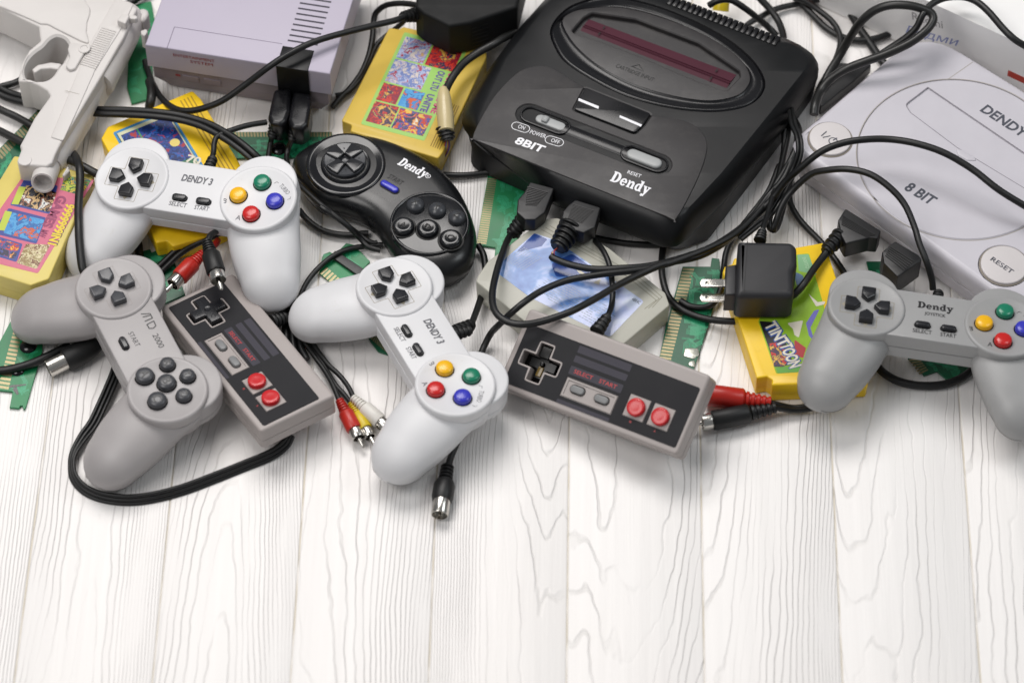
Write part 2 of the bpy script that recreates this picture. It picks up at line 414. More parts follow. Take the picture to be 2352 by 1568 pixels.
# ================================================================== two-handled game pads
def key5(cx, cy, rot, s=4.6, L=5.4):
    """five-sided d-pad key, point towards the centre"""
    P = [(-s, L), (-s, -1.2), (0, -L + .2), (s, -1.2), (s, L)]
    return [(cx + x * math.cos(rot) - y * math.sin(rot), cy + x * math.sin(rot) + y * math.cos(rot)) for x, y in P]
def handle_mb(sx):
    mb = MB(); rings = []
    n = 40; K0 = [(47, 3, 25), (50, -10, 25), (53.6, -21, 24.5), (59.3, -35, 23), (64.2, -46.5, 20.2)]; K0 = spl(K0, 4); K = []
    for j, (x, y, w) in enumerate(K0):
        t = j / (len(K0) - 1); top = 31.2 - 1.5 * t - 8.5 * t ** 1.9; bot = 9 - 29 * t + 10 * t * t
        K.append((x, y, (top + bot) / 2, w, (top - bot) / 2))
    x, y, z, w, h = K[-1]; d = Vector((.36, -.93)); sz = (K[-1][2] - K[-3][2]) / math.hypot(K[-1][0] - K[-3][0], K[-1][1] - K[-3][1])
    for j in range(1, 11):
        a = math.pi / 2 * j / 10.15; q = 20 * math.sin(a); c = math.cos(a); K.append((x + d.x * q, y + d.y * q, z + sz * q * .9, (w - .06 * q) * c, h * c))
    for i, k in enumerate(K):
        x, y, z, w, h = k; a = K[max(i - 1, 0)]; b = K[min(i + 1, len(K) - 1)]; d = Vector((b[0] - a[0], b[1] - a[1])).normalized(); nx, ny = -d.y, d.x; R = []
        for j in range(n):
            t = 2 * math.pi * j / n; c, s = math.cos(t), math.sin(t)
            c2 = math.copysign(abs(c) ** .94, c); s2 = math.copysign(abs(s) ** .9, s)
            notch = .955 if j in (n - 1, n - 1) or j == n // 2 + 1 else 1
            q = w * c2 * notch; R.append((sx * (x + nx * q), y + ny * q, z + h * s2 - (.0)))
        rings.append(R)
    mb.loft(rings); sm = MB()
    for j in (n - 3, n // 2 + 3): sm.tube([Vector(r[j]) for r in rings[6:-2]], .28, 5)
    return mb, sm
def disc_prof(r, z0, z1):
    o = [(0, z0), (r - 4, z0), (r - 1.2, z0 + 3)]
    o += [(r - .3, z1 - 9.4), (r - .9, z1 - 9.1), (r - .9, z1 - 8.7), (r - .3, z1 - 8.4)]
    for k in range(6): t = math.pi / 2 * k / 5; o.append((r - 2.0 + 2.0 * math.cos(t), z1 - 2.0 + 2.0 * math.sin(t)))
    return o + [(r - 3.2, z1 - .5), (0, z1 - .5)]
def gamepad(key, o, yaw, tx, ty, label, plast, kind, relief=True):
    T = Thing('game_controller', label, 'game controller', o, yaw, tx, ty, 'two-handled game controllers')
    T.e.matrix_world = T.e.matrix_world
    up = Vector((0, 0, -36)); off = T.M.to_3x3() @ up; T.M.translation = T.M.translation + off; T.I = T.M.inverted()
    m = T.M.copy(); m.translation *= .001; T.e.matrix_world = m
    for s in (-1, 1):
        hm, sm = handle_mb(s); T.part('shell_seam', sm, M_seam, T.part('handle', hm, plast, ang=60))
    for (cx, cy, r) in ((-45.5, 1, 25.8), (45.8, 1, 26.6)):
        b = T.part('faceplate', MB().lathe(disc_prof(r, 9, 32.4), (cx, cy, 0), n=72), plast, ang=50)
    for (cx, cy) in ((-47.5, 13.2), (44.5, 14.5)):
        sh = MB(); P = circ(cx, cy, 23.6, 56)
        sh.slab(P, 17.6, 29, 1.6, seg=4).slab(inset(ccw(P), .5), 16.6, 18, 0).slab(P, 9.5, 17, .2, bb=3)
        T.part('shoulder_button', sh, plast, ang=45)
    br = MB(); P = rectp(0, .5, 70, 41.5)
    br.slab(P, 20.2, 30.9, 1.1, seg=3).slab(inset(ccw(P), .55), 19.3, 21, 0).slab(inset(ccw(P), -.3), 8.5, 19.6, .2, bb=2.5)
    T.part('bridge', br, plast)
    zt = 31.9
    # d-pad
    cross = MB(); w = 7.4; L = 17.6; q = 45.2
    cr = [(-w, w), (-w, L), (w, L), (w, w), (L, w), (L, -w), (w, -w), (w, -L), (-w, -L), (-w, -w), (-L, -w), (-L, w)]
    cr = [(x - q, y) for x, y in cr]
    dp = T.part('dpad_recess', MB().sheet(roundp(cr, .8), zt + .05, [roundp(inset(ccw(cr), .3), .7)]), M_well if kind != 'md' else plastic('shadow_groove_' + key, '9a9491', .6))
    tri = MB()
    for k in range(4):
        a = math.pi / 2 * k; rr = 15.4
        tri.sheet([(-q + rr * math.cos(a) + dx * math.cos(a) - dy * math.sin(a), rr * math.sin(a) + dx * math.sin(a) + dy * math.cos(a)) for dx, dy in ((1.4, 0), (-1, 2.2), (-1, -2.2))], zt + .06)
    T.part('direction_arrow_marks', tri, flatc('arrow_mark_' + key, 'a69f8e' if kind != 'md' else '9b9693', .7))
    for k in range(4):
        a = math.pi / 2 * k; cx, cy = -q + 9.3 * math.cos(a), 9.3 * math.sin(a)
        kb = MB().slab(roundp(key5(cx, cy, a - math.pi / 2), .9, 3), 31, 36.2, 1.1, seg=3)
        for i, vv in enumerate(kb.v):     # tops of the keys slope to the middle
            if vv[2] > 33: kb.v[i] = (vv[0], vv[1], vv[2] + .10 * ((vv[0] + q) * math.cos(a) + vv[1] * math.sin(a) - 9))
        ob = T.part('direction_key', kb, M_key if kind != 'md' else M_keyg)
    gap = MB()
    def rbtn(name, x, y, r, mat, h=36, letter=None):
        dome = [(0, 30), (r, 30), (r, h - 1.5), (r - .35, h - .7), (r - 1.1, h - .2), (r * .5, h + .25), (0, h + .4)]
        ob = T.part(name, MB().lathe(dome, (x, y, 0), n=36), mat, ang=40)
        gap.lathe([(r + .05, zt + .07), (r + .75, zt + .07)], (x, y, 0), n=36)
        if letter:
            T.part('key_letter', MB().text(letter, (x - r * .36, y - r * .42), (x + r * .4, y - r * .42), r * .92, h + .5, .02), M_inkb, ob)
        return ob
    if kind != 'md':
        for nm, x, y in (('green', 45.2, 13), ('yellow', 32.1, 0), ('red', 45.2, -13), ('blue', 58.2, 0)): rbtn('face_button', x, y, 5.75, BTN[nm])
    else:
        for L_, x, y, r in (('A', 30.8, -8.6, 6.1), ('X', 28.5, 8.4, 5.0), ('B', 41.8, 2.1, 6.1), ('Y', 42.6, 16.7, 5.0), ('C', 52.2, -8.8, 6.1), ('Z', 55.8, 8.3, 5.0)): rbtn('face_button', x, y, r, M_keyg, 36.2, L_)
    zb = 30.98
    sel = [(-7.8, -8.2), (9.4, -8.2)] if kind != 'md' else [(-.6, -10.3)]
    for x, y in sel:
        P = pill((x - 2.9, y), (x + 2.9, y), 2.25); T.part('option_button', MB().slab(P, 30, 33.6, 1.1), M_key)
        gap.sheet(pill((x - 2.9, y), (x + 2.9, y), 2.75), zb + .03, [P])
    T.part('button_gap', gap, M_gap)
    ink = M_ink if kind == 'd3' else M_inkb
    def wd(st, p0, p1, h, z, b=0.0, sh=0.0): T.word('printed_word', st, p0, p1, h, z, ink, bold=b, shear=sh)
    if kind == 'd3': wd('DENDY 3', (-11.5, 5.8), (10.7, 5.8), 5.2, zb + .04, .034, .12)
    if kind == 'joy':
        tx_ = MB(); word_dendy(tx_, (-12, 7.4), (11.4, 7.4), 5.6, zb + .04); T.part('printed_word', tx_, ink); wd('JOYSTICK', (-7.2, 2.0), (6.8, 2.0), 2.5, zb + .04, .02)
    if kind == 'md':
        
        for nm_, L_ in (('M', [((-18.4, 9.4), (-16.2, 14.8)), ((-16.2, 14.8), (-14.8, 14.8)), ((-14.8, 14.8), (-15.6, 9.6)), ((-14.8, 14.8), (-12.6, 14.8)), ((-12.2, 14.8), (-11.8, 9.4))]), ('D', [((-8.8, 9.4), (-9.6, 14.6)), ((-9.6, 14.6), (-5.4, 14.4)), ((-5.4, 14.4), (-4.2, 12)), ((-4.2, 12), (-5.2, 9.6)), ((-5.2, 9.6), (-8.8, 9.4))])):
            tx_ = MB()
            for i_, (p, q_) in enumerate(L_): tx_.sheet(pill(p, q_, .42, 3), zb + .04 + .01 * i_)
            T.part('printed_word', tx_, ink)
        pass
        wd('2000', (.6, 9.2), (12.6, 9.2), 4.0, zb + .04, .008); wd('START', (-7.6, -4.6), (5, -4.2), 3.5, zb + .04)
    else:
        wd('SELECT', (-13.9, -14.9), (-1.2, -14.9), 3.3, zb + .04, .012); wd('START', (4.4, -14.9), (14.8, -14.9), 3.3, zb + .04, .012)
        wd('B', (22.6, -7.2), (25.4, -7.2), 3.7, zt + .08, .008); wd('A', (35.4, -18.6), (38.8, -18.6), 3.7, zt + .08, .008)
        wd('TURBO', (57.0, 13.0), (64.4, 7.0), 3.2, zt + .08)
        for A_, B_, C_ in (((53.2, 14.4), (54.8, 16), (56.2, 15.2)), ((66.0, 3.4), (67.6, 4.2), (67.6, 6.0))):
            tx_ = MB()
            for p, q_ in ((A_, B_), (B_, C_)): tx_.sheet(pill(p, q_, .16, 2), zt + .08)
            T.part('corner_mark', tx_, ink)
    if relief:
        T.part('strain_relief', rib((0 if kind != 'joy' else 1, 20, 20), (0 if kind != 'joy' else 2, 36, 18), 4.6, 3.5, 5), M_blk)
    return T

def word_dendy(mb, p0, p1, h, z, slant=0):
    """the fat slab-serif word, drawn stroke by stroke; h = capital height"""
    G = []   # polygons in units: cap height 1, x-height .68
    def blk(x0, y0, x1, y1): G.append([(x0, y0), (x1, y0), (x1, y1), (x0, y1)])
    def bowl(cx, cy, rx, ry, ix, iy, a0=0, a1=360, n=20):
        for k in range(n):
            t0, t1 = [rad(a0 + (a1 - a0) * (k + j) / n) for j in (0, 1.0)]
            G.append([(cx + ix * math.cos(t0), cy + iy * math.sin(t0)), (cx + rx * math.cos(t0), cy + ry * math.sin(t0)), (cx + rx * math.cos(t1), cy + ry * math.sin(t1)), (cx + ix * math.cos(t1), cy + iy * math.sin(t1))])
    x = 0   # D
    blk(x, 0, x + .5, .13); blk(x, .87, x + .5, 1); blk(x + .08, .13, x + .36, .87); bowl(x + .42, .5, .5, .5, .2, .36, -90, 90)
    x = 1.0  # e
    bowl(x + .34, .33, .35, .36, .12, .22, 8, 325); blk(x + .2, .29, x + .66, .41)
    def nn(x):
        blk(x, .56, x + .2, .68); blk(x + .06, .1, x + .3, .56); blk(x, 0, x + .36, .1); bowl(x + .46, .40, .27, .29, .03, .12, 0, 150, 10); blk(x + .49, .1, x + .73, .42); blk(x + .43, 0, x + .8, .1)
    nn(1.76)
    x = 2.62  # d
    bowl(x + .34, .33, .34, .36, .11, .22, 20, 340); blk(x + .42, 0, x + .68, .92); blk(x + .3, .9, x + .68, 1.0); blk(x + .68, 0, x + .76, .1)
    x = 3.42  # y
    blk(x, .58, x + .38, .68); blk(x + .48, .58, x + .8, .68)
    G.append([(x + .08, .6), (x + .34, .6), (x + .56, .08), (x + .36, -.06)]); G.append([(x + .58, .6), (x + .72, .6), (x + .40, -.3), (x + .24, -.24)]); bowl(x + .2, -.2, .14, .13, 0, 0, 0, 360, 10)
    e = Vector(p1) - Vector(p0); s = e.length / 4.22; e.normalize(); n = Vector((-e.y, e.x)); p0 = Vector(p0)
    for i, P in enumerate(G):
        Q = [tuple(p0 + e * ((a + b * slant) * s) + n * (b * h)) for a, b in P]; mb.f.append(tuple(mb.ring(Q, z + .012 * (i % 7) + .0008 * i)))
def lift(p, z):
    p = Vector(p); t = (z - CAM.z) / (p.z - CAM.z); return tuple(CAM + (p - CAM) * t)
PA = gamepad('a', lift((-218.1, 100.6, 42), 54), -14.4, 5.5, -4.8, 'white controller marked DENDY 3 lying across the bright yellow cartridge', M_white, 'd3')
PC = gamepad('c', lift((-58.9, -17.2, 36), 48), -63, -3.8, -1.6, 'white controller marked DENDY 3 with four coloured buttons, between the two rectangular controllers', M_white, 'd3')
PD = gamepad('d', lift((282.4, -2.5, 36), 56), -8.9, -6.1, 1.8, 'grey controller marked Dendy JOYSTICK in front of the white console at the right edge', M_grey2, 'joy')
PB = gamepad('b', lift((-247.5, -20.2, 36), 48), -63.3, -2, .5, 'grey controller marked MD 2000 with six dark lettered buttons', M_grey, 'md', False)

Q_ = PB.ats(cv(z4, [(1466, 980), (1490, 1030), (1494, 1110), (1470, 1200), (1418, 1278), (1414, 1222), (1448, 1150), (1470, 1070)]), 20)
PB.part('trigger_button', MB().slab(roundp(Q_, 1.5, 3), 9, 20, 1.2), M_keyg)
# ================================================================== flat rectangular controllers
M_nes = plastic('taupe_plastic', 'a29a97', .42, .03, .6, 3000)
M_nface = plastic('dark_panel', '252528', .55, .08, 1.0, 3600, spec=.2)
M_nstripe = plastic('slate_stripe', '3d3b44', .5, .06, .9, 3600, spec=.25)
M_redink = flatc('red_ink', 'b3292c', .4)
M_redb = plastic('red_button_gloss', 'c42227', .26, .04, .1, coat=.15)
M_pillb = plastic('grey_pill_rubber', '7b7c7d', .45, .05, .2)
def brick(o, yaw, tx, ty, label, translucent=False):
    T = Thing('rectangular_controller', label, 'game controller', o, yaw, tx, ty, 'flat rectangular controllers')
    T.M.translation = T.M.translation + T.M.to_3x3() @ Vector((0, 0, -18)); T.I = T.M.inverted(); m = T.M.copy(); m.translation *= .001; T.e.matrix_world = m
    cx, cy = -45.3, -3.8; w, L = 4.8, 14.0
    cr = [(-w, w), (-w, L), (w, L), (w, w), (L, w), (L, -w), (w, -w), (w, -L), (-w, -L), (-w, -w), (-L, -w), (-L, w)]
    cro = roundp([(cx + x * 1.0, cy + y * .94) for x, y in cr], .8, 2)
    fr = rectp(-4.3, -12.4, 38.5, 13.4); out = rectp(0, 0, 136, 56.6, 0, 3.4, 4)
    wells = [pill((x - 2.7, -11.8), (x + 2.7, -11.8), 2.9) for x in (-13.2, 4.9)]
    sq = [rectp(x, -8.7, 15.6, 15.4, 0, .4, 1) for x in (29.9, 47.9)]
    T.part('shell', MB().slab(out, 8.2, 18, 1.8, [cro] + wells, 9, seg=4, hb=.4).slab(inset(ccw(out), .35), 7.6, 8.3, 0).slab(inset(ccw(out), -.1), 0, 7.8, .15, bb=1.6), M_nes)
    z = 18.03; panel = roundp([(-64, -24), (65, -24), (65, 18.2), (-64, 18.2)], 1.6)
    pc = inset(ccw(cro), -1.3)
    pf = MB().slab(panel, 17.9, 18.55, .12, [pc, fr] + sq, 17.95, seg=1, hb=.05, floor=False); T.part('face_panel', pf, M_nface)
    T.part('panel_insets', MB().slab(inset(ccw(fr), .5), 17.9, 18.62, .2, [rectp(-4.3, -12.4, 34.6, 10)] , 18.1, seg=1, hb=.1, floor=False).slab(inset(ccw(sq[0]), .35), 17.9, 18.7, .25, seg=1).slab(inset(ccw(sq[1]), .35), 17.9, 18.7, .25, seg=1).slab(inset(ccw(pc), .2), 17.9, 18.62, .1, [inset(ccw(cro), -.1)], 17.95, seg=1, hb=.05, floor=False), M_nes)
    st = MB()
    for y0, y1 in ((11.6, 16.6), (5, 9.6), (-3.6, 2.6 - .4), (-24, -21.4)): st.sheet(roundp([(-24, y0), (15.4, y0), (15.4, y1), (-24, y1)], .6, 2), 18.58)
    T.part('stripe_print', st, M_nstripe)
    for st_, x0, x1, y, hh in (('SELECT', -20.6, -6.6, -2.0, 2.7), ('START', -1.6, 11.4, -2.0, 2.7), ('B', 28.9, 30.3, -19.3, 1.4), ('A', 46.9, 48.3, -19.3, 1.4)): T.word('printed_word', st_, (x0, y), (x1, y), hh, 18.62, M_redink, bold=.01)
    T.part('well_floor', MB().sheet(inset(ccw(cro), .1), 9.1), M_gap)
    for x in (29.9, 47.9):
        T.part('face_button', MB().lathe([(0, 16), (6.1, 16), (6.1, 21.3), (5.8, 21.9), (5.0, 22.2), (2.5, 22.0), (0, 21.9)], (x, -8.7, 0), n=40), M_redb, ang=50)
    for x in (-13.2, 4.9): T.part('option_button', MB().slab(pill((x - 2.7, -11.8), (x + 2.7, -11.8), 2.45), 12, 19.9, .8), M_pillb)
    if not translucent:
        k = roundp([(cx + x * .88, cy + y * .84) for x, y in cr], .7, 2)
        dk = MB().slab(k, 12, 21.2, .7); T.part('direction_cross', dk, M_key)
        ar = MB().lathe([(2.4, 21.25), (2.2, 21.5), (0, 21.0)], (cx, cy, 0), n=20)
        for a in range(4):
            t = a * math.pi / 2; A = [(-1.3, -1.6), (1.3, -1.6), (1.3, .2), (2.2, .2), (0, 2.1), (-2.2, .2), (-1.3, .2)]
            A = [(cx + x * math.cos(t) - (y + 8) * math.sin(t), cy + x * math.sin(t) + (y + 8) * math.cos(t)) for x, y in A]; ar.sheet(A, 21.26, [inset(ccw(A), .35)])
        T.part('moulded_arrows', ar, M_key)
    else:   # the cross is missing: bare rocker and rubber in the well
        k = roundp([(cx + x * .7, cy + y * .7) for x, y in cr], .7, 2)
        mb = MB().slab(k, 9.4, 12.5, .5).slab(rectp(cx, cy + 8, 7.6, 8, 0, .5), 9, 16.4, .6); mb.lathe([(2, 12), (1.4, 15), (0, 15.6)], (cx, cy, 0), n=14)
        T.part('direction_cross', mb, plastic('wet_black_plastic', '060607', .3, .1, .1, spec=.3))
        T.part('rubber_contact', MB().slab(rectp(cx, cy - 5, 4, 7, 0, .8), 12, 13.6, .6), plastic('amber_gel', '6d5a2c', .15, .2))
    return T
NL = brick((-176.3, -26.5, 27), -57.1, -2.4, -7.4, 'rectangular taupe controller with red buttons, right beside the grey MD 2000 controller')
NR = brick((59.1, -57.9, 37), -26.1, 26.5, -8.4, 'rectangular taupe controller with red buttons, propped on the grey cartridge with the blue label', True)
# ================================================================== black console
M_bk = plastic('satin_black_plastic', '0e0f11', .42, .10, .35, 2800, spec=.35)
M_bkp = plastic('worn_charcoal_plastic', '2e2c2d', .46, .08, .5, 2800, dirt='4a4745', dlo=.5, dhi=.8, dscale=70)
M_bkg = plastic('gloss_black_plastic', '131316', .28, .12, .2, spec=.4)
M_maroon = plastic('maroon_plastic', '4c2833', .6, .05, .4, spec=.15)
M_print = flatc('white_ink', 'e6e6ea', .4)
M_slider = plastic('pale_grey_switch', '9fa1a1', .4, .04, .3)
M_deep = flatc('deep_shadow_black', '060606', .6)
def match(P, n):
    """resample closed polygon P to n points"""
    P = [Vector(p[:2]) for p in P]; L = [0]
    for i in range(len(P)): L.append(L[-1] + (P[(i + 1) % len(P)] - P[i]).length)
    out = []; j = 0
    for k in range(n):
        s = L[-1] * k / n
        while L[j + 1] < s: j += 1
        f = (s - L[j]) / max(L[j + 1] - L[j], 1e-9); out.append(tuple(P[j].lerp(P[(j + 1) % len(P)], f)))
    return out
BC = Thing('cartridge_console', 'big black console marked 8BIT and Dendy with a maroon cartridge flap', 'game console', pt(1470, 300, 0))
def bl(P, z): return BC.ats(cv(zB, P), z)
ZT = 42
T0 = bl([(100, 852), (700, 1092), (1368, 1352), (1640, 1060), (1900, 740), (2150, 430), (2165, 340), (2050, 262), (1985, 268), (1310, 10), (900, -160), (740, -140), (560, 60), (330, 360)], ZT)
M0 = bl([(12, 745), (640, 1240), (1352, 1522), (1700, 1170), (2060, 720), (2236, 470), (2240, 372), (2060, 248), (1990, 270), (1320, 0), (900, -190), (620, -60), (400, 180), (200, 450)], 26)
B0 = bl([(75, 1015), (700, 1290), (1360, 1540), (1560, 1470), (1990, 900), (2200, 600), (2200, 500), (2060, 380), (1990, 370), (1320, 120), (900, -60), (640, 120), (480, 300), (270, 620)], 3)
def rr(P, r): return match(roundp(P, r, 6), 150)
rT, rM, rB = rr(T0, [26, 0, 22, 0, 0, 20, 18, 5, 5, 0, 0, 8, 0, 0]), rr(M0, [24, 0, 16, 0, 0, 20, 18, 5, 5, 0, 0, 8, 0, 0]), rr(B0, [16, 0, 14, 0, 0, 10, 10, 5, 5, 0, 0, 8, 0, 0])
def align(A, B):
    best = min(range(len(B)), key=lambda s: sum((A[i][0] - B[(i + s) % len(B)][0]) ** 2 + (A[i][1] - B[(i + s) % len(B)][1]) ** 2 for i in range(0, len(A), 5)))
    return B[best:] + B[:best]
rT = ccw(rT); rM = align(rT, ccw(rM)); rB = align(rM, ccw(rB))
body = MB(); prev = None
def lerpP(A, B, t): return [(a[0] + (b[0] - a[0]) * t, a[1] + (b[1] - a[1]) * t) for a, b in zip(A, B)]
rings = [(rB, 3), (lerpP(rB, rM, .5), 13), (lerpP(rB, rM, .85), 20.5), (inset(lerpP(rB, rM, .9), .8), 20.8), (inset(lerpP(rB, rM, .92), .8), 21.6), (rM, 22)]
for k in range(7):
    t = math.pi / 2 * k / 6; rings.append((lerpP(rM, rT, .5 * (1 - math.cos(t * .98)) + .5 * k / 6), 26 + (ZT - 26) * (.6 * math.sin(t) + .4 * k / 6)))
for P, z in rings:
    R = body.ring(P, z)
    if prev: body.bridge(prev, R)
    else: body.cap([R])
    prev = R
# top: plate with holes for the lens, the channel and the logo plate
lens_o = spl(bl([(592, 190), (612, 275), (680, 380), (840, 487), (1050, 590), (1300, 660), (1560, 688), (1750, 668), (1860, 615), (1911, 530), (1885, 435), (1800, 330), (1650, 218), (1450, 115), (1200, 22), (950, -22), (750, 22), (640, 100)], ZT), 5, True)
lens_o = [tuple(p) for p in lens_o]
lens_i = [tuple(p) for p in spl(bl([(668, 120), (700, 200), (770, 292), (900, 398), (1090, 498), (1310, 568), (1550, 606), (1720, 582), (1795, 530), (1818, 455), (1760, 355), (1620, 250), (1420, 150), (1170, 65), (980, 33), (800, 45), (705, 75)], ZT), 5, True)]
H = ccw(lens_o); hr = body.ring(H, ZT); body.cap([prev, hr])
BC.part('shell', body, M_bk, ang=40)
ring = MB(); A = ring.ring(H, ZT - .2); A0 = ring.ring(inset(H, .8), ZT - 1.6)
N = len(H); mid = align(H, match(ccw(lens_i), N)); li = mid
A1 = ring.ring(inset(H, 1.6), ZT - .2)
pv = A1; ring.bridge(A, A0); ring.bridge(A0, A1)
for f_, z_ in ((.08, .1), (.2, -.6), (.4, -2.0), (.6, -2.9), (.8, -3.1), (.93, -2.5), (1, -1.7)):
    q_ = ring.ring(lerpP(inset(H, 1.6), li, f_), ZT + z_); ring.bridge(pv, q_); pv = q_
BC.part('lens_ring', ring, M_bkg, ang=55)
slot = ccw(roundp(bl([(725, 190), (800, 105), (850, 78), (1120, 118), (1500, 262), (1752, 432), (1758, 470), (1672, 560), (1500, 500), (1150, 350), (900, 255), (745, 205)], ZT - 2), 3, 3))
BC.part('cartridge_plate', MB().slab(inset(li, -.4), ZT - 6, ZT - 2, .6, [slot], ZT - 14, hb=.8), M_bkp)
fl = bl([(832, 112), (1736, 452), (1662, 552), (768, 197)], ZT - 5)
a, b, c, d = [Vector(p) for p in fl]
def q4(s, t): return tuple(a.lerp(b, s).lerp(d.lerp(c, s), t))
flap = MB(); prof = [(0, -9), (.02, -5), (.30, -4.2), (.46, -4.0), (.50, -5.2), (.54, -3.8), (.60, -3.4), (.64, -4.4), (.70, -4.4), (.98, -5.6), (1, -9)]
R0 = flap.ring([q4(0, t) + (ZT - 1 + z,) for t, z in prof]); R1 = flap.ring([q4(1, t) + (ZT - 1 + z,) for t, z in prof]); flap.bridge(R0, R1, False); flap.cap([R0]); flap.cap([R1])
BC.part('cartridge_flap', flap, M_maroon, ang=20)
nk = MB()
for s, t in ((.12, .28), (.12, .72), (.885, .28), (.885, .76)):
    p, q_ = q4(s, t - .1), q4(s, t + .05); nk.sheet(pill(p, q_, .45, 3), ZT - 4.0)
BC.part('flap_notch', nk, M_deep)
# raised front panel
PZ = ZT + .9
pan = bl([(118, 850), (150, 760), (250, 590), (380, 455), (470, 412), (570, 405), (660, 450), (800, 535), (1000, 640), (1215, 705), (1400, 735), (1500, 785), (1550, 860), (1545, 960), (1480, 1130), (1362, 1340), (1300, 1322), (700, 1085), (160, 868)], PZ)
pan = [tuple(p) for p in spl(pan, 4, True)]
ch = bl([(480, 705), (1240, 1000)], PZ); c0, c1 = Vector(ch[0]), Vector(ch[1]); e = (c1 - c0).normalized(); nn_ = Vector((-e.y, e.x)); CL = (c1 - c0).length
ph0 = pill(c0 + e * -2, c1 + e * 2, 9.2, 10)
plate = roundp(bl([(808, 540), (1210, 700), (1168, 762), (1112, 818), (738, 672)], PZ), [1, 2, 1, 3, 2])
gap0 = inset(ccw(plate), -1.0)
BC.part('front_panel', MB().slab(pan, ZT - .5, PZ, .6, [ph0, gap0], ZT - .4, hb=.6), M_bkp)
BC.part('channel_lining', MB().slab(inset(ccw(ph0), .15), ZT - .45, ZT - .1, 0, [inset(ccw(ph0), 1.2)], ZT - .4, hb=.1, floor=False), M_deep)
chan = MB(); R = None
for k in range(9):
    t = math.pi * k / 8; off = 4.6 * math.cos(t); z = ZT - .3 + 1.5 * math.sin(t); P = [c0 + e * (14) + nn_ * off, c0 + e * (CL - 12) + nn_ * off]; r_ = chan.ring([tuple(p) + (z,) for p in P])
    if R: chan.bridge(R, r_, False)
    R = r_
BC.part('channel_bar', chan, M_bkg, ang=60)
for s0, s1 in ((c0 - e * 1.0, c0 + e * 22), (c1 - e * 19, c1 + e * 1.5)):
    o = pill(s0, s1, 7.4, 10); i_ = inset(ccw(o), 1.5)
    BC.part('switch_well', MB().slab(o, ZT - .4, PZ + .5, .5, [i_], ZT - .35, hb=.5, floor=False), M_bkg)
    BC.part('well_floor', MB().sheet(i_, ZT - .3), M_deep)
sw = MB().slab(pill(c0 + e * 7, c0 + e * 22.5, 3.6, 8), ZT - .3, ZT + 1.2, .9)
BC.part('power_slider', sw.slab(rectp(*(c0 + e * 10.5), 4.5, 5.4, math.atan2(e.y, e.x), 1), ZT, ZT + 3.4, 1.2), M_slider)
BC.part('reset_button', MB().slab(pill(c1 - e * 17.5, c1 + e * 0, 4.3, 8), ZT - .3, ZT + 2.2, 1.5), M_slider)
lp = BC.part('logo_plate', MB().slab(plate, ZT - .3, PZ + .9, .6), M_bkg)
w = MB()
for P in ([(768, 602), (892, 652), (888, 668), (765, 617)], [(1020, 706), (1156, 764), (1148, 777), (1017, 720)]): w.sheet(bl(P, PZ + .95), PZ + .95)
BC.part('white_bar', w, M_print, lp)
w = MB(); z = PZ + .06
def bt(s, p, q, h, **k): P = bl([p, q], PZ); BC.word('printed_word', s, P[0], P[1], h, z, M_print, **k)
bt('ON', (393, 784), (432, 797), 3.4); bt('POWER', (466, 818), (560, 848), 3.5); bt('OFF', (595, 868), (645, 884), 3.3)
for p, q in (((387, 772), (438, 789)), ((592, 857), (645, 873))):
    P = bl([p, q], PZ); o = pill(P[0], P[1], 3.6); w.sheet(o, z, [inset(ccw(o), .45)])
bt('8BIT', (372, 876), (548, 938), 6.2, bold=.03, shear=.1); bt('RESET', (1063, 1062), (1145, 1090), 3.0)
P = bl([(957, 1108), (1190, 1194)], PZ); word_dendy(w, P[0], P[1], 9.4, z)
BC.part('printed_lettering', w, M_print)
w = MB(); zz = ZT - 1.95; P = bl([(992, 412), (1222, 500)], zz); w.text('CARTRIDGE INPUT', P[0], P[1], 3.4, zz + .03, bold=.01)
t3 = bl([(1088, 408), (1140, 394), (1168, 440)], zz); w.sheet(t3, zz + .04, [inset(ccw(t3), .7)])
BC.part('engraved_lettering', w, M_deep)
# vent teeth along the back edge
w = MB(); P = bl([(1325, 2), (2000, 262)], ZT); v0, v1 = Vector(P[0]), Vector(P[1]); ev = (v1 - v0).normalized()
for k in range(21):
    p = v0.lerp(v1, (k + .3) / 21); w.slab(rectp(p.x, p.y, 3.4, 9, math.atan2(ev.y, ev.x)), ZT - 10, ZT + 1.0, .8, seg=2)
BC.part('vent_ribs', w, M_bkg)

# ================================================================== lilac-grey console, upper left
M_lil = plastic('lilac_plastic', 'b1aaba', .48, .02, .4, 3000)
M_mauve = plastic('mauve_plastic', '877d85', .5, .03, .4, 3000)
M_dred = flatc('red_print', '94242b', .5)
NC = Thing('boxy_console', 'lilac and mauve console marked ENTERTAINMENT SYSTEM with a black vent strip', 'game console', pt(560, 150, 0))
def nl(P, z): return NC.ats(P, z)
zt = 52
f0, f1 = [Vector(p) for p in nl([(333, 103), (758, 170)], zt)]; ex = (f1 - f0).normalized(); ey = Vector((-ex.y, ex.x)); WD = (f1 - f0).length; DP = 118
def L(x, y): return tuple(f0 + ex * x + ey * y)
P = [L(0, 0), L(WD, 0), L(WD, DP), L(0, DP)]
NC.part('upper_shell', MB().slab(P, 29, zt, 1.2, bb=.4), M_lil)
lo = MB(); P0 = [L(3, 2), L(WD - 3, 2), L(WD - 3, DP - 2), L(3, DP - 2)]; P1 = [L(12, 7), L(WD - 10, 7), L(WD - 10, DP - 8), L(12, DP - 8)]
a_ = lo.ring(P1, 3); b_ = lo.ring(lerpP(P1, P0, .25), 7); c_ = lo.ring(P0, 16); d_ = lo.ring(P0, 29); lo.cap([a_]); lo.bridge(a_, b_); lo.bridge(b_, c_); lo.bridge(c_, d_)
NC.part('lower_shell', lo, M_mauve, ang=15)
